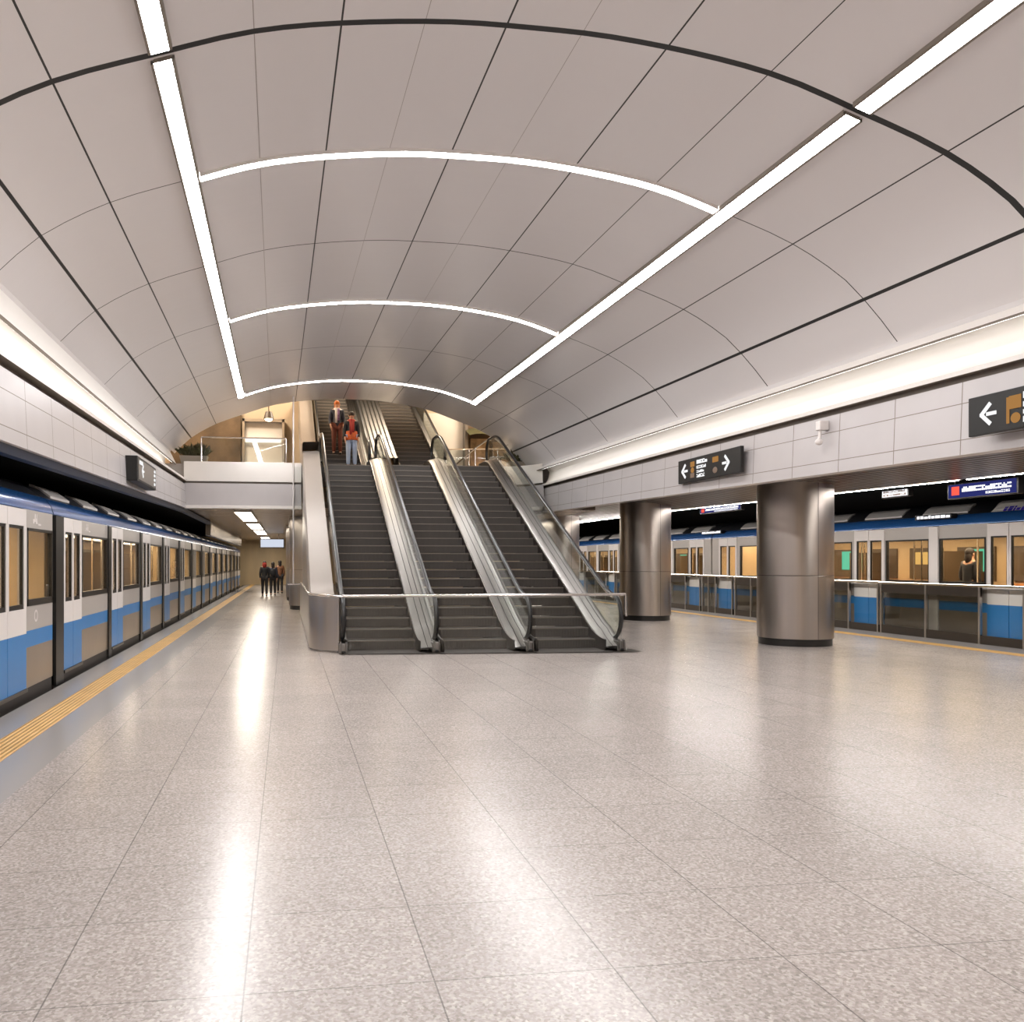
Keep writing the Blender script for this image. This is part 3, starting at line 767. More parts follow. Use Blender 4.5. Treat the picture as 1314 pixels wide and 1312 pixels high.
# warm downlights above the balcony
def downlight(x, y, z, lab):
    rr = empty('pendant_lamp', (x, y, z), lab, 'lamp')
    b = MB(); b.lathe([(0, z+.3), (.10, z+.28), (.16, z+.06), (.15, z+.05), (0, z+.07)], x, y, 20); b.build('shade', 'steel_light', rr, smooth=True)
    b = MB(); b.ball((x, y, z+.05), .11, .11, .06); b.build('bulb', 'warm_lamp', rr, smooth=True)
    b = MB(); b.tube([(x, y, z+.28), (x, y, 9.4)], .012, 6); b.build('cord', 'black', rr)
downlight(-.55, 26.2, 5.85, 'small warm lamp glowing above the left balcony')
downlight(5.38, 25.2, 5.76, 'small warm lamp glowing right of the upper escalators')
for (x, y, lab) in ((-2.5, 26, 'added unseen lamp brightening the left side of the upper level'), (2.5, 27.5, 'added unseen lamp brightening the upper escalators'), (7.5, 26, 'added unseen lamp brightening the right side of the upper level')):  # warm fill added out of view to brighten the upper level
    rr = empty('fill_lamp', (x, y, 9.25), lab, 'ceiling light', 'added fill lamps of the upper level')
    MB().box(x-.8, x+.8, y-.8, y+.8, 9.28, 9.4).build('housing', 'steel', rr)
    MB().quad((x-.7, y-.7, 9.27), (x+.7, y-.7, 9.27), (x+.7, y+.7, 9.27), (x-.7, y+.7, 9.27)).build('diffuser', 'upper_fill', rr)
# right: display wall with posters
rr = empty('shopfront', (6.2, 28.6, ZM), 'brown poster wall with a cloth canopy behind the right balcony railing', 'shopfront')
MB().box(6.2, 7.9, 28.7, 28.9, ZM, 6.6).build('panel', 'shop_dark', rr)
MB().box(6.32, 6.98, 28.64, 28.7, ZM+.4, ZM+1.75).build('poster', 'poster', rr); MB().box(7.12, 7.72, 28.64, 28.7, ZM+.4, ZM+1.65).build('poster', 'poster', rr)
b = MB(); b.grid([[(6.12+.22*i, 28.6-.25*j+.02*(i % 2), ZM+2.05-.10*j+.06*sin(i*.9)) for i in range(9)] for j in range(4)]); b.build('canopy', 'leaf', rr, smooth=True)
MB().box(6.1, 6.2, 28.5, 28.9, ZM, 7).build('frame', 'steel_light', rr)
struct(MB().box(4.72, 6.1, 28.9, 29.0, ZM, 6.7).build('wall_niche', 'fascia_light'))

# leafy plants at both balcony corners
def plant(x, y, lab, sp, n, seed):
    rnd = random.Random(seed)
    rr = empty('trough_plant', (x, y, ZM), lab, 'plant')
    b = MB(); b.add([(x-.3, y-.14, ZM), (x+.3, y-.14, ZM), (x+.3, y+.14, ZM), (x-.3, y+.14, ZM), (x-.36, y-.18, ZM+.24), (x+.36, y-.18, ZM+.24), (x+.36, y+.18, ZM+.24), (x-.36, y+.18, ZM+.24)],
                    [(3, 2, 1, 0), (0, 1, 5, 4), (1, 2, 6, 5), (2, 3, 7, 6), (3, 0, 4, 7), (4, 5, 6, 7)]); b.build('trough', 'pot', rr)
    b = MB()
    for i in range(n):
        p = Vector((x+rnd.uniform(-.3, .3), y+rnd.uniform(-.12, .12), ZM+.22)); d = Vector((rnd.uniform(-sp, sp), rnd.uniform(-.5, .2), rnd.uniform(.5, 1.1))).normalized()
        L = rnd.uniform(.25, .5); sd = d.cross(Vector((0, 1, .2))).normalized()*.035
        q = p+d*L*.55; e = p+d*L+Vector((0, 0, -.08))
        b.add([p, q-sd, e, q+sd, q+Vector((0, -.02, .015))], [(0, 1, 4), (1, 2, 4), (2, 3, 4), (3, 0, 4)])
    b.build('foliage', 'leaf', rr)
plant(-2.42, YM+.45, 'dark leafy plant squeezed into the left balcony corner', .7, 120, 1)
plant(6.45, YM+.5, 'dark leafy plant in the right balcony corner under the vault edge', .9, 120, 2)
rr = empty('round_table', (6.05, 23.45, ZM), 'small pale round table behind the right balcony corner', 'table')
b = MB(); b.lathe([(0, ZM+.42), (.30, ZM+.42), (.31, ZM+.45), (0, ZM+.46)], 6.05, 23.45, 24); b.build('tabletop', 'fascia_light', rr, smooth=True)
b = MB(); b.tube([(6.05, 23.45, ZM), (6.05, 23.45, ZM+.42)], .03, 8); b.lathe([(0, ZM+.02), (.18, ZM+.02), (.18, ZM), (0, ZM)], 6.05, 23.45, 20); b.build('pedestal', 'steel_dark', rr)

# ------------------------------------------------------------------ trains
def train(name, Xf, sg, label, carriages, cells, zt, zw0, zw1, seat_mat):
    """carriages: (y0,y1); cells: list of ('door'|'win'|'post'|'pillar', y0, y1)"""
    ym = (carriages[0][0]+carriages[-1][1])/2
    root = empty(name, (Xf, ym, 0), label, 'train')
    X = lambda d: Xf+sg*d
    def bx(m, d0, d1, y0, y1, z0, z1, mi=0): m.box(min(X(d0), X(d1)), max(X(d0), X(d1)), y0, y1, z0, z1, mi)
    BL, BH = .57, .75
    for ci, (c0, c1) in enumerate(carriages):
        mine = [c for c in cells if c0-.01 <= (c[1]+c[2])/2 <= c1+.01]
        # --- body side: bands around the openings
        b = MB(); cur = c0+.04
        def solid(y0, y1):
            if y1-y0 < .005: return
            bx(b, 0, .08, y0, y1, .13, BL, 1); bx(b, 0, .08, y0, y1, BL, BH, 2); bx(b, 0, .08, y0, y1, BH, zt, 0)
        for kind, y0, y1 in sorted(mine, key=lambda c: c[1]):
            solid(cur, y0)
            if kind == 'win':
                bx(b, 0, .08, y0, y1, .13, BL, 1); bx(b, 0, .08, y0, y1, BL, BH, 2); bx(b, 0, .08, y0, y1, BH, zw0, 0); bx(b, 0, .08, y0, y1, zw1, zt, 0)
            cur = y1
        solid(cur, c1-.04)
        bx(b, .01, .12, c0+.04, c1-.04, -.12, .128, 3)
        # far side, ends and floor
        bx(b, 2.62, 2.7, c0+.04, c1-.04, -.12, zt, 4); bx(b, .08, 2.62, c0+.04, c0+.1, 0, zt, 4); bx(b, .08, 2.62, c1-.1, c1-.04, 0, zt, 4)
        bx(b, .08, 2.62, c0+.1, c1-.1, .02, .14, 5)
        body = b.build('carriage', ['train_grey', 'train_beige', 'train_blue', 'train_skirt', 'cabin_wall', 'cabin_floor'], root)
        # --- roof
        sec = [(0, zt), (.0, zt+.015), (.03, zt+.10), (.09, zt+.19), (.13, zt+.205)]
        sec2 = [(.13, zt+.205), (.35, zt+.36), (.8, zt+.5), (1.35, zt+.54), (2.2, zt+.42), (2.7, zt)]
        b = MB(); yy = (c0+.02, c1-.02)
        b.grid([[(X(d), y, z) for d, z in sec] for y in yy], 0); b.grid([[(X(d), y, z) for d, z in sec2] for y in yy], 1)
        for y in yy: b.add([(X(d), y, z) for d, z in sec+sec2[1:]], [list(range(len(sec)+len(sec2)-1))], 1)
        bx(b, .05, 2.65, c0+.05, c1-.05, zt-.03, zt-.005, 1)
        b.build('roof', ['train_roof_blue', 'train_roof'], body, smooth=True)
        proto_d = {}
        for kind, y0, y1 in mine:
            L = y1-y0
            if kind == 'door':
                b = MB(); fw = .075; mid = (y0+y1)/2
                for (a, c) in ((y0, mid-.006), (mid+.006, y1)):
                    oa, oc = (a+fw, c-.035) if a == y0 else (a+.035, c-fw)
                    bx(b, -.015, .05, a, c, .14, BH-.02, 1); bx(b, -.015, .05, a, c, BH-.02, zw0-.02, 0)
                    bx(b, -.015, .05, a, oa, zw0-.02, zw1+.01, 0); bx(b, -.015, .05, oc, c, zw0-.02, zw1+.01, 0)
                    bx(b, -.015, .05, a, c, zw1+.01, zt-.01, 0)
                    for (p, q, z0, z1) in ((oa, oa+.02, zw0-.02, zw1+.01), (oc-.02, oc, zw0-.02, zw1+.01), (oa, oc, zw0-.02, zw0+.03), (oa, oc, zw1-.02, zw1+.01)):
                        bx(b, -.005, .03, p, q, z0, z1, 2)
                    bx(b, .008, .016, oa+.02, oc-.02, zw0+.03, zw1-.02, 3)
                bx(b, -.03, .04, y0-.01, y1+.01, .10, .138, 4)
                d = b.build('door', ['train_white', 'train_blue', 'frame_black', 'glass_cabin', 'steel_dark'], body)
            elif kind == 'win':
                b = MB(); f = .05
                bx(b, -.006, .05, y0, y1, zw0, zw0+f+.02, 0); bx(b, -.006, .05, y0, y1, zw1-f*.6, zw1, 0)
                bx(b, -.006, .05, y0, y0+f*.7, zw0, zw1, 0); bx(b, -.006, .05, y1-f*.7, y1, zw0, zw1, 0)
                bx(b, .012, .02, y0+f*.7, y1-f*.7, zw0+f+.02, zw1-f*.6, 1)
                b.build('window', ['frame_black', 'glass_cabin'], body)
            elif kind == 'post':
                b = MB(); bx(b, -.022, .06, y0, y1, .0, zt-.01); b.build('door_post', 'frame_black', body)
            elif kind == 'pillar':
                b = MB(); bx(b, -.03, .06, y0, y1, .14, zt-.01); b.build('pillar', 'train_white', body, bevel=.01)
        # --- roof panels
        n = int((c1-c0)/1.75)
        for k in range(n):
            y0 = c0+.5+k*1.75; sl = lambda d: zt+.205+(d-.13)/.22*.155 if d < .35 else zt+.36+(d-.35)/.45*.14
            b = MB(); L = .95 if sg < 0 else 1.15
            ds = (.17, .34, .46)
            b.grid([[(X(d), y0+e+(.12*(d-.17)/.3), sl(d)+.03) for d in ds] for e in (0, L)])
            b.grid([[(X(d), y0+(.12*(d-.17)/.3), sl(d)+z) for d in ds] for z in (.0, .03)])
            b.band([(X(ds[0]), y0, sl(ds[0])), (X(ds[0]), y0+L, sl(ds[0]))], [(X(ds[0]), y0, sl(ds[0])+.03), (X(ds[0]), y0+L, sl(ds[0])+.03)])
            b.build('roof_panel', 'roof_white', body)
        # --- interior
        b = MB(); bx(b, .75, 1.75, c0+.3, c1-.3, zt-.06, zt-.04); b.build('cabin_light', 'cabin_light', body)
        b = MB(); y = c0+.9
        while y < c1-2:
            bx(b, 2.1, 2.6, y, y+1.5, .45, .55); bx(b, 2.5, 2.6, y, y+1.5, .55, 1.05); y += 2.1
        b.build('bench', seat_mat, body, bevel=.02)
        b = MB(); y = c0+1.4
        while y < c1-1:
            b.tube([(X(1.2), y, .14), (X(1.2), y, zt-.05)], .02, 6); b.tube([(X(.35), y+.5, .14), (X(.35), y+.5, zt-.05)], .018, 6); y += 1.75
        b.build('grab_pole', 'pole', body)
        b = MB(); y = c0+.7; k = 0
        while y < c1-1.4:
            bx(b, 2.58, 2.615, y, y+1.05, 1.1, 1.85, 0)
            if k % 3 == 1: bx(b, 2.56, 2.58, y+.1, y+.6, 1.3, 1.8, 1)
            if k % 3 == 2: bx(b, 2.56, 2.58, y+.3, y+.9, 1.45, 1.75, 2)
            y += 1.5; k += 1
        b.build('far_window', ['cabin_dark', 'cabin_screen_green' if sg > 0 else 'cabin_screen_amber', 'cabin_screen_amber'], body)
        b = MB(); y = c0+2.2
        while y < c1-2: bx(b, 1.6, 2.6, y, y+.05, .14, 1.75, 0); y += 3.1
        b.build('partition', 'cabin_dark', body)
    return root

cells = [('door', 5.4, 6.4), ('win', 6.5, 7.9), ('door', 8.35, 9.58), ('win', 9.66, 10.66)]
for k in range(14):
    bse = 10.68+2.93*k
    cells += [('post', bse+(.06 if k == 0 else .2), bse+.42), ('door', bse+.45, bse+1.38), ('win', bse+1.46, bse+3.06 if k else bse+3.1)]
train('metro_train', -2.80, -1, 'long blue and white metro train along the left platform', [(-3.0, 10.70), (10.70, 28.40), (28.40, 52.0)], cells, 2.08, 1.02, 1.88, 'seat_grey')
cells = [('door', 5.7, 6.65), ('win', 6.75, 7.85), ('pillar', 7.95, 8.2), ('win', 8.3, 9.2)]
cells += [('door', 9.3, 10.25), ('win', 10.33, 11.4), ('pillar', 11.47, 11.69), ('win', 11.76, 12.8), ('door', 12.86, 13.80), ('win', 13.84, 14.96), ('pillar', 14.97, 15.21), ('win', 15.22, 16.46), ('door', 16.50, 17.46),
          ('win', 17.55, 18.5), ('pillar', 18.52, 18.7), ('win', 18.72, 19.62), ('door', 19.70, 20.72), ('pillar', 20.74, 20.96), ('win', 21.0, 22.34), ('door', 22.5, 23.5)]
for k in range(8):
    bse = 24.3+3.4*k
    cells += [('door', bse+.1, bse+1.05), ('win', bse+1.15, bse+2.15), ('pillar', bse+2.2, bse+2.38), ('win', bse+2.42, bse+3.38)]
train('metro_train', 12.75, 1, 'long blue and white metro train along the right platform, behind the glass gates', [(-3.0, 5.2), (5.2, 23.95), (23.95, 52.0)], cells, 2.22, 1.06, 1.97, 'seat_orange')

# small pale emblems on the left train and a white board on the roof of the right one
tl = bpy.data.objects['metro_train']; cars = sorted([c for c in tl.children if c.name.startswith('carriage')], key=lambda c: c.name)
for car, y, z, sc in ((cars[0], 9.98, 1.965, 1.), (cars[1], 12.45, 1.975, .9)):
    b = MB(); x = -2.7995
    b.lathe([(.0, 0), (.001, 0)], 0, 0, 4)
    b = MB()
    for (dy, dz, L, H) in ((-.11, 0, .05, .05), (-.05, .02, .03, .09), (0, 0, .06, .06), (.03, .03, .02, .08), (.09, -.015, .10, .02)):
        b.box(x-.002, x+.003, y+dy*sc, y+(dy+L)*sc, z+dz*sc-.03, z+(dz+H)*sc-.03)
    b.build('emblem', 'train_white', car)
b = MB(); n = 18
for i in range(n):
    a0, a1 = 2*PI*i/n, 2*PI*(i+1)/n
    b.add([(-2.797, 9.98+q*cos(a), .90+q*sin(a)) for q, a in ((.045, a0), (.07, a0), (.07, a1), (.045, a1))], [(0, 1, 2, 3)])
b.build('ring_emblem', 'train_white', cars[0])
rr = empty('roof_board', (12.86, 13.0, 2.38), 'white board with purple lettering on the right train roof, at the right edge', 'board')
b = MB(); b.add([(12.79, 12.0, 2.30), (12.79, 13.95, 2.30), (13.0, 13.8, 2.58), (13.0, 12.0, 2.58), (12.83, 12.0, 2.30), (12.83, 13.95, 2.30), (13.04, 13.8, 2.58), (13.04, 12.0, 2.58)],
                [(0, 1, 2, 3), (7, 6, 5, 4), (0, 4, 5, 1), (1, 5, 6, 2), (2, 6, 7, 3), (3, 7, 4, 0)]); b.build('panel', 'roof_white', rr)
b = MB(); y = 13.62; rnd = random.Random(5)
while y > 12.3:
    L = rnd.uniform(.04, .10); h0 = rnd.uniform(.40, .48); h1 = rnd.uniform(.62, .78)
    P_ = lambda f, yy: (12.79+.21*f-.004, yy, 2.30+.28*f+.003)
    b.quad(P_(h0, y), P_(h0, y-L), P_(h1, y-L), P_(h1, y)); y -= L+.02
b.build('lettering', 'purple_ink', rr)

# bright marker plates on the right train
for (y0, y1, lab) in ((14.6, 15.55, 'small lit plate on the blue roof edge, right of the near column'), (23.3, 24.5, 'small pale plate on the blue roof edge, between the two columns')):
    rr = empty('destination_plate', (12.70, (y0+y1)/2, 2.36), lab, 'plate')
    MB().box(12.70, 12.83, y0, y1, 2.36, 2.45).build('case', 'frame_black', rr)
    b = MB(); y = y1-.06; rnd = random.Random(3)
    while y > y0+.1:
        L = rnd.uniform(.05, .12); b.box(12.694, 12.70, y-L, y, 2.375, 2.375+rnd.uniform(.04, .065)); y -= L+.025
    b.build('lettering', 'display_white', rr)

# ------------------------------------------------------------------ half-height glass gates in front of the right train
gates = [(2.2, 5.6), (5.7, 9.2), (9.3, 12.8), (12.86, 16.46), (16.5, 19.62), (19.7, 22.4), (22.5, 24.3), (24.4, 27.7), (27.8, 31.1), (31.2, 34.5), (34.6, 37.9), (38, 41.3), (41.4, 44.7)]
lab = {2: 'glass platform gate cut by the right edge of the photo', 3: 'glass platform gate right of the nearest steel column', 4: 'glass platform gate mostly hidden behind the nearest steel column',
       5: 'glass platform gate just left of the nearest steel column', 6: 'short glass platform gate midway between the two near steel columns', 7: 'glass platform gate next to the second steel column, on its right'}
for k, (a, c) in enumerate(gates):
    if k < 2: continue            # wholly outside the photograph
    g = empty('platform_gate', (12.62, (a+c)/2, 0), lab.get(k, 'glass platform gate beyond the second steel column' if k > 7 else 'glass platform gate beside the viewer, outside the right edge'), 'gate', 'glass gates of the right platform')
    zr = 1.035+.003*(a-10)
    MB().box(12.60, 12.66, a, c+.03, zr, zr+.045).build('top_rail', 'chrome', g, bevel=.008)
    nd = a+.96
    for (p, q, z0, z1) in ((nd, c, 0, .17), (nd, c, .86, zr), (a, nd, 0, .16)): MB().box(12.61, 12.65, p, q, z0, z1).build('kick_panel' if z0 == 0 else 'upper_panel', 'steel_dark', g)
    for y in (a+.01, nd, (nd+c)/2, c-.05):
        MB().box(12.605, 12.655, y, y+.045, 0, zr).build('post', 'steel', g)
    for (p, q) in ((nd+.05, (nd+c)/2), ((nd+c)/2+.05, c-.06)):
        t = MB(); t.quad((12.628, p, .17), (12.628, q, .17), (12.628, q, .86), (12.628, p, .86)); t.quad((12.635, p, .17), (12.635, q, .17), (12.635, q, .86), (12.635, p, .86)); t.build('glass_pane', 'glass_gate', g)
    t = MB(); t.quad((12.628, a+.06, .16), (12.628, nd, .16), (12.628, nd, zr), (12.628, a+.06, zr)); t.build('gate_leaf', 'glass_clear', g)

# ------------------------------------------------------------------ signs
def glyph_row(m, fx, y0, y1, z0, z1, rnd, dirn, mi):
    """a line of small unreadable characters, on the plane x = fx"""
    y = y0
    while (y1-y)*dirn > .02:
        L = rnd.uniform(.018, .04); a, c = sorted((y, y+dirn*L))
        k = rnd.random()
        if k < .6: m.box(fx-.003, fx+.003, a, c, z0, z1-(rnd.random() < .3)*.3*(z1-z0), mi)
        else: m.box(fx-.003, fx+.003, a, c, z0, z0+.35*(z1-z0), mi); m.box(fx-.003, fx+.003, a, c, z1-.3*(z1-z0), z1, mi)
        y += dirn*(L+.010)
def arrow(m, fx, yc, zc, s, tip, mi):
    """tip = +1 points towards +Y; head drawn as two bars, with a short tail"""
    def bar(p, q, w):
        d = Vector((q[0]-p[0], q[1]-p[1])); n = Vector((-d.y, d.x)).normalized()*w
        pts = [(p[0]+n.x, p[1]+n.y), (p[0]-n.x, p[1]-n.y), (q[0]-n.x, q[1]-n.y), (q[0]+n.x, q[1]+n.y)]
        m.add([(fx-.004, a, b) for a, b in pts]+[(fx+.004, a, b) for a, b in pts], [(0, 1, 2, 3), (7, 6, 5, 4), (0, 4, 5, 1), (1, 5, 6, 2), (2, 6, 7, 3), (3, 7, 4, 0)], mi)
    t = (yc+tip*s*.55, zc)
    bar(t, (yc-tip*s*.25, zc+s*.75), s*.14); bar(t, (yc-tip*s*.25, zc-s*.75), s*.14); bar((yc+tip*s*.1, zc), (yc-tip*s*.75, zc), s*.13)
    m.box(fx-.004, fx+.004, t[0]-s*.12, t[0]+s*.12, zc-s*.12, zc+s*.12, mi)
rnd = random.Random(11)
def right_sign(ya, yb, z0, z1, label, both):
    X = 6.80; r = empty('direction_sign', (X, (ya+yb)/2, z0), label, 'sign')
    MB().box(X, X+.06, ya, yb, z0, z1).build('case', 'sign_black', r, bevel=.008)
    h = z1-z0; W = yb-ya; fx = X-.004
    b = MB(); arrow(b, fx, yb-.24, z0+.5*h, .135 if not both else .15, 1, 0)
    if both: arrow(b, fx, ya+.42, z0+.48*h, .15, -1, 0)
    b.build('arrow', 'sign_white', r)
    b = MB()
    y1 = yb-.44
    if both: b.box(fx-.003, fx+.003, y1-.16, y1-.02, z0+.62*h, z0+.84*h, 0); b.ball((fx, y1-.09, z0+.48*h), .004, .06, .05, 0); b.box(fx-.003, fx+.003, y1-.16, y1-.02, z0+.16*h, z0+.36*h, 1)
    else: b.box(fx-.003, fx+.003, y1-.05, y1-.02, z0+.16*h, z0+.80*h, 0); b.box(fx-.003, fx+.003, y1-.18, y1-.05, z0+.50*h, z0+.82*h, 0); b.ball((fx, y1-.12, z0+.27*h), .004, .055, .05, 0)
    if both: b.box(fx-.003, fx+.003, ya+.66, ya+.84, z0+.6*h, z0+.82*h, 0); b.ball((fx, ya+.76, z0+.28*h), .004, .075, .05, 1)
    b.build('pictogram', ['sign_amber', 'sign_brown'], r)
    b = MB(); y2 = y1-.24; end = y2-(.34 if both else W-1.0)
    for f0, f1, k in ((.70, .86, 1.), (.50, .62, .92), (.33, .43, .75), (.13, .27, .85)):
        if not both: b.box(fx-.003, fx+.003, y2+.02, y2+.035, z0+f0*h, z0+f1*h)
        glyph_row(b, fx, y2, y2+(end-y2)*k, z0+f0*h, z0+f1*h, rnd, -1, 0)
    b.build('lettering', 'sign_white', r)
    b = MB(); b.box(X+.05, 6.99, ya+.5, ya+.56, z0+.1, z0+.2); b.box(X+.05, 6.99, yb-.56, yb-.5, z0+.1, z0+.2); b.build('bracket', 'steel', r)
right_sign(11.9, 13.95, 2.87, 3.27, 'black direction sign with arrows at both ends, on the right fascia between the columns', True)
right_sign(5.4, 7.6, 2.76, 3.15, 'nearer black direction sign with left arrow, cut by the right edge of the photo', False)
X = -2.50
r = empty('direction_sign', (X, 15.1, 2.84), 'dark sign box on the left fascia above the train', 'sign')
MB().box(X-.10, X+.10, 14.15, 16.1, 2.83, 3.24).build('case', 'sign_black', r, bevel=.012)
MB().box(X+.10, X+.106, 14.25, 16.0, 2.87, 3.20).build('face', 'sign_grey', r)
b = MB(); arrow(b, X+.112, 14.62, 3.03, .13, -1, 0); glyph_row(b, X+.110, 14.3, 14.6, 3.12, 3.18, rnd, 1, 0)
for z in (2.9, 2.98, 3.06, 3.13): b.box(X+.106, X+.112, 15.82, 15.96, z, z+.045)
b.build('lettering', 'sign_white', r)

# hanging passenger displays over the right platform edge
def display(ya, yb, z0, z1, label, kind):
    X = 11.1; r = empty('hanging_display', (X, (ya+yb)/2, z0), label, 'display screen')
    MB().box(X, X+.10, ya, yb, z0, z1).build('case', 'frame_black', r, bevel=.01)
    h = z1-z0; fx = X-.004
    MB().box(X-.003, X, ya+.03, yb-.03, z0+.02, z1-.02).build('screen', 'display_blue' if kind != 'white' else 'display_white', r)
    b = MB()
    if kind == 'white': 
        for f in (.2, .6): glyph_row(b, fx, yb-.06, ya+.06, z0+f*h, z0+(f+.25)*h, rnd, -1, 2)
    else:
        b.box(fx-.003, fx+.003, yb-.26, yb-.10, z0+.25*h, z0+.8*h, 1)
        glyph_row(b, fx, yb-.32, ya+.12, z0+.42*h, z0+.74*h, rnd, -1, 0); glyph_row(b, fx, yb-.8, ya+.15, z0+.18*h, z0+.32*h, rnd, -1, 0)
    b.build('lettering', ['display_white', 'display_red', 'sign_brown'], r)
    b = MB()
    for y in (ya+.12, yb-.12): b.tube([(X+.05, y, z1), (X+.05, y, soffit_z(y)+.9)], .014, 6)
    b.build('hanger', 'steel_dark', r)
display(11.45, 12.85, 2.56, 2.82, 'blue passenger display hanging over the right train, with red and white text', 'blue')
display(13.75, 14.45, 2.70, 2.85, 'small white lit display hanging over the right train, right of the near column', 'white')
display(19.4, 21.5, 2.80, 2.97, 'bluish display hanging over the right train, between the two steel columns', 'blue')

# small fixture on the right fascia above the near column
r = empty('security_camera', (6.86, 10.1, 3.05), 'small white fixture on the right fascia above the nearest column', 'camera')
MB().box(6.84, 6.97, 10.04, 10.14, 3.22, 3.34).build('mount', 'train_white', r, bevel=.01)
b = MB(); b.tube([(6.88, 10.09, 3.22), (6.86, 10.09, 3.10)], .02, 8); b.ball((6.86, 10.09, 3.07), .05, .05, .045); b.build('dome', 'train_white', r, smooth=True)

# ------------------------------------------------------------------ people
mat('skin', rgb(196, 150, 122), .5)
mat('hair_dark', rgb(38, 28, 24), .6); mat('hair_orange', rgb(196, 110, 50), .6)
mat('coat_black', rgb(30, 31, 36), .7, noise=.2, nscale=(9, 9, 9)); mat('coat_navy', rgb(38, 42, 58), .7, noise=.2, nscale=(9, 9, 9))
mat('coat_brown', rgb(120, 78, 52), .7, noise=.2, nscale=(9, 9, 9)); mat('jeans_light', rgb(176, 190, 214), .7, noise=.12, nscale=(12, 12, 3))
mat('trousers_dark', rgb(30, 28, 32), .7); mat('trousers_red', rgb(110, 58, 44), .7); mat('red', rgb(168, 52, 44), .7); mat('orange', rgb(206, 96, 44), .7, noise=.3, nscale=(14, 14, 14))
mat('purple', rgb(128, 98, 142), .7, noise=.5, nscale=(25, 25, 25)); mat('shoe', rgb(24, 22, 22), .5); mat('white_cloth', rgb(220, 216, 218), .7); mat('eye', rgb(30, 24, 22), .3); mat('lip', rgb(160, 92, 84), .5)

def skin_mesh(name, chains, mname, parent, sub=1):
    vs = []; es = []; rad = []; idx = {}
    def vid(p, r):
        k = tuple(round(c, 4) for c in p)
        if k not in idx: idx[k] = len(vs); vs.append(p); rad.append(r)
        return idx[k]
    for ch in chains:
        ids = [vid(p, r) for p, r in ch]
        es += [(a, b) for a, b in zip(ids[:-1], ids[1:]) if a != b]
    me = bpy.data.meshes.new('tmp'); me.from_pydata(vs, es, [])
    o = bpy.data.objects.new('tmp', me); COL.objects.link(o)
    md = o.modifiers.new('skin', 'SKIN'); md.use_smooth_shade = True
    for i, sv in enumerate(me.skin_vertices[0].data):
        sv.radius = (rad[i], rad[i]) if not isinstance(rad[i], tuple) else rad[i]; sv.use_root = (i == 0)
    s = o.modifiers.new('sub', 'SUBSURF'); s.levels = sub; s.render_levels = sub
    dg = bpy.context.evaluated_depsgraph_get(); ev = o.evaluated_get(dg)
    m2 = bpy.data.meshes.new_from_object(ev); m2.name = name
    bpy.data.objects.remove(o); bpy.data.meshes.remove(me)
    m2.materials.clear(); m2.materials.append(M[mname])
    for p in m2.polygons: p.use_smooth = True
    ob = bpy.data.objects.new(name, m2); COL.objects.link(ob); ob.parent = parent
    return ob

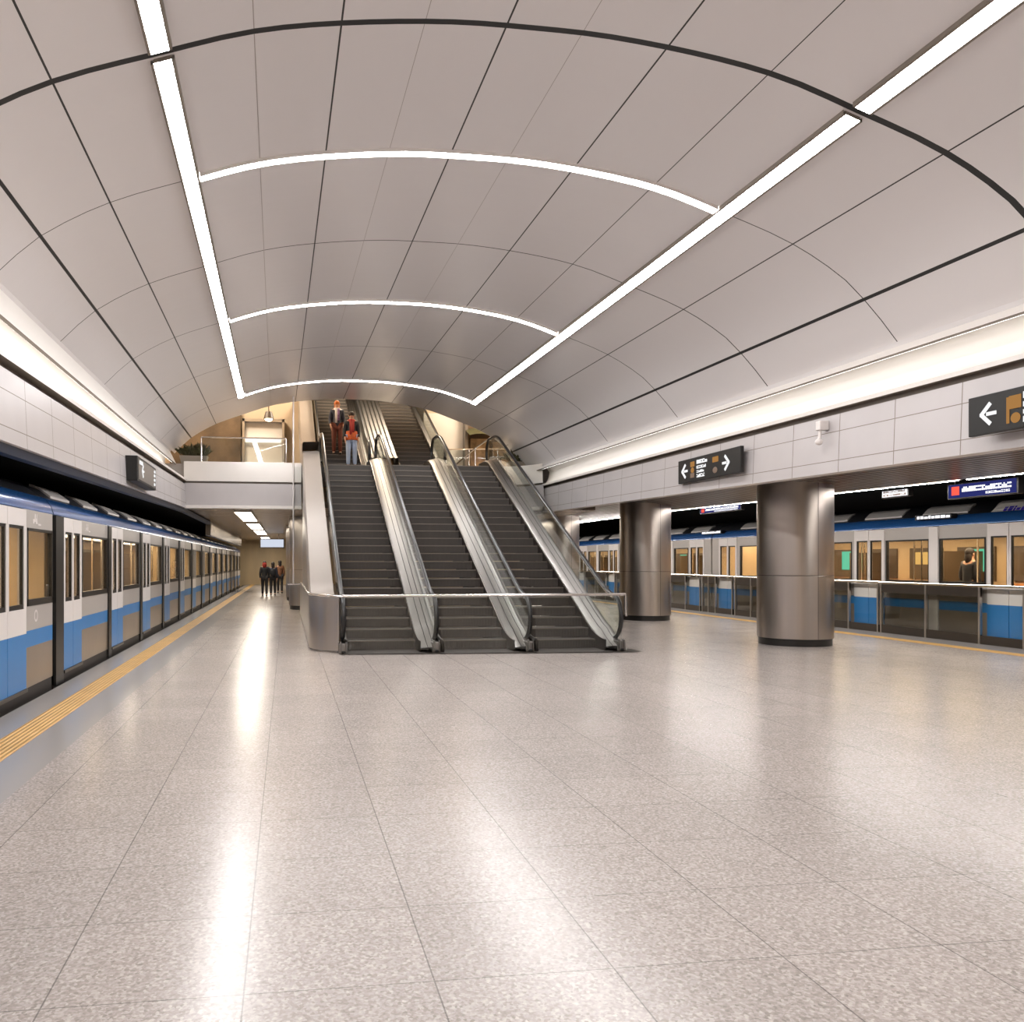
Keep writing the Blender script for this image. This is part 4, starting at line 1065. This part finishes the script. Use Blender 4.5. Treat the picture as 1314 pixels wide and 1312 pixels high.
def person(loc, rz, H, label, hair, coat, trouser, stride=0., coat_len=.62, longhair=True, scarf=None, hem=None, arm=.0, bag=None, hood=None):
    """a walking or standing adult; local -Y is the way they face"""
    r = empty('person', loc, label, 'person'); r.rotation_euler = (0, 0, rz); k = H/1.7
    S = lambda x, y, z: (x*k, y*k, z*k)
    def leg(sx):
        st = stride*sx
        return [S(0, 0, .95), S(.085*sx, 0, .90), S(.095*sx, -.10*st-.02, .50), S(.10*sx, -.20*st if st > 0 else -.26*st, .09), S(.105*sx, -.20*st-.10 if st > 0 else -.26*st-.10, .035)]
    def armp(sx):
        a = arm
        return [S(0, 0, 1.34), S(.155*sx, 0, 1.37), S(.205*sx, .03-.06*stride*-sx, 1.10), S(.20*sx, -.05-.10*stride*-sx-.10*a, .87+.10*a), S(.195*sx, -.07-.12*stride*-sx-.14*a, .79+.12*a)]
    LR = [.13, .088, .058, .042, .036]; AR = [.11, .06, .044, .034, .026]
    ch = [list(zip([S(0, 0, .95), S(0, .0, 1.12), S(0, .01, 1.28), S(0, .0, 1.34), S(0, 0, 1.45), S(0, -.005, 1.55), S(0, -.01, 1.62)], [q*k for q in (.13, .115, .125, .11, .05, .082, .07)]))]
    for sx in (-1, 1):
        ch.append(list(zip(leg(sx), [q*k for q in LR]))); a = armp(sx)
        ch.append(list(zip(a, [q*k for q in AR])))
        w = Vector(a[-1])
        for f in range(4):
            y = (-.024+.016*f)*k; L = (.075, .085, .08, .062)[f]*k
            ch.append([(tuple(w), .026*k), (tuple(w+Vector((0, y, -.045*k))), .009*k), (tuple(w+Vector((-.008*sx*k, y*1.15-.004, -.045*k-L*.55))), .008*k), (tuple(w+Vector((-.022*sx*k, y*1.1-.008, -.045*k-L))), .007*k)])
        ch.append([(tuple(w), .026*k), (tuple(w+Vector((-.012*sx*k, -.036*k, -.02*k))), .010*k), (tuple(w+Vector((-.02*sx*k, -.05*k, -.055*k))), .008*k)])
    body = skin_mesh('body', ch, 'skin', r)
    # face
    b = MB(); b.add([S(0, -.095, 1.575), S(-.016, -.082, 1.54), S(.016, -.082, 1.54), S(0, -.112, 1.542)], [(0, 1, 3), (0, 3, 2), (1, 2, 3)])
    for sx in (-1, 1): b.ball(S(sx*.082, .0, 1.565), .014*k, .022*k, .032*k, 0, 8, 6)
    def loc_build(b, name, mats, par=r, smooth=True):
        if isinstance(mats, str): mats = [mats]
        me = bpy.data.meshes.new(name); me.from_pydata(b.v, [], b.f)
        for q in mats: me.materials.append(M[q])
        for p, mi in zip(me.polygons, b.m): p.material_index = mi; p.use_smooth = smooth
        o = bpy.data.objects.new(name, me); COL.objects.link(o); o.parent = par; return o
    for sx in (-1, 1): b.ball(S(sx*.03, -.078, 1.578), .011*k, .008*k, .008*k, 1, 8, 6)
    b.ball(S(0, -.083, 1.51), .022*k, .007*k, .008*k, 2, 8, 6)
    loc_build(b, 'face', ['skin', 'eye', 'lip'])
    # hair: cap plus back fall
    b = MB(); b.ball(S(0, .018, 1.605), .092*k, .098*k, .10*k, 0, 16, 10)
    if longhair: b.ball(S(0, .055, 1.50), .085*k, .055*k, .15*k, 0, 14, 8)
    loc_build(b, 'hair', hair)
    # trousers, shoes
    ch = []
    for sx in (-1, 1): ch.append(list(zip(leg(sx)[:4], [q*k for q in (.145, .105, .076, .062)])))
    skin_mesh('trousers', ch, trouser, r)
    for sx in (-1, 1):
        p = Vector(leg(sx)[3]); b = MB(); b.ball((p.x, p.y-.055*k, p.z-.045*k), .045*k, .125*k, .045*k, 0, 12, 8); loc_build(b, 'shoe', 'shoe')
    # coat with sleeves
    ch = [list(zip([S(0, 0, 1.36), S(0, 0, 1.2), S(0, 0, 1.0), S(0, .0, 1.38-coat_len)], [q*k for q in (.135, .145, .155, .165)]))]
    for sx in (-1, 1): ch.append([(S(0, 0, 1.36), .135*k)]+list(zip(armp(sx)[1:4], [q*k for q in (.085, .066, .052)])))
    skin_mesh('coat', ch, coat, r)
    if hem:
        b = MB(); z = 1.38-coat_len; b.lathe([(.17*k, (z+.22)*k), (.19*k, (z+.1)*k), (.20*k, (z-.04)*k), (.185*k, (z-.05)*k)], 0, 0, 20); loc_build(b, 'jacket_hem', hem)
    if scarf:
        b = MB(); b.lathe([(.06*k, 1.43*k), (.10*k, 1.455*k), (.115*k, 1.42*k), (.10*k, 1.38*k)], 0, -.005, 18)
        for i, m_ in ((-1, 0), (1, 1)): b.box((.035*i-.035)*k, (.035*i+.035)*k, -.185*k, -.165*k, (.98 if i < 0 else 1.05)*k, 1.42*k, m_)
        loc_build(b, 'scarf', list(scarf))
    if hood:
        b = MB(); b.ball(S(0, .05, 1.52), .11*k, .09*k, .15*k, 0, 14, 8); loc_build(b, 'hood', hood)
    if bag:
        b = MB(); b.ball(S(.0, .21, 1.15), .14*k, .08*k, .2*k, 0, 14, 8); loc_build(b, 'backpack', bag)
    return r
Zs = lambda y: ZL+.169*math.floor((y-24.2)/.3375+1)
person((1.50, 25.45, Zs(25.45)), 0, 1.66, 'person in a dark coat with purple and white scarf, higher on the upper left escalator', 'hair_orange', 'coat_navy', 'trousers_red', scarf=('white_cloth', 'purple'), arm=.6)
person((1.86, 24.40, Zs(24.40)), 0, 1.66, 'person in light jeans and black and red jacket, lower on the upper left escalator', 'hair_dark', 'coat_black', 'jeans_light', scarf=('red', 'red'), hem='orange', coat_len=.5, arm=.3)
person((-.98, 38.0, 0), PI, 1.56, 'person in black walking away down the left platform, red hood on the back', 'hair_dark', 'coat_black', 'trousers_dark', stride=.8, hood='red')
person((-.62, 38.6, 0), PI, 1.52, 'person in dark clothes walking beside the one with the red hood', 'hair_dark', 'coat_navy', 'trousers_dark', stride=-.7, bag='coat_black')
person((-.33, 41.5, 0), PI, 1.6, 'person in a brown coat half hidden behind the far left column', 'hair_dark', 'coat_brown', 'trousers_dark', stride=.5)
person((14.1, 15.7, .14), PI/2, 1.66, 'person in a dark coat standing inside the right train behind a window', 'hair_dark', 'coat_black', 'trousers_dark')
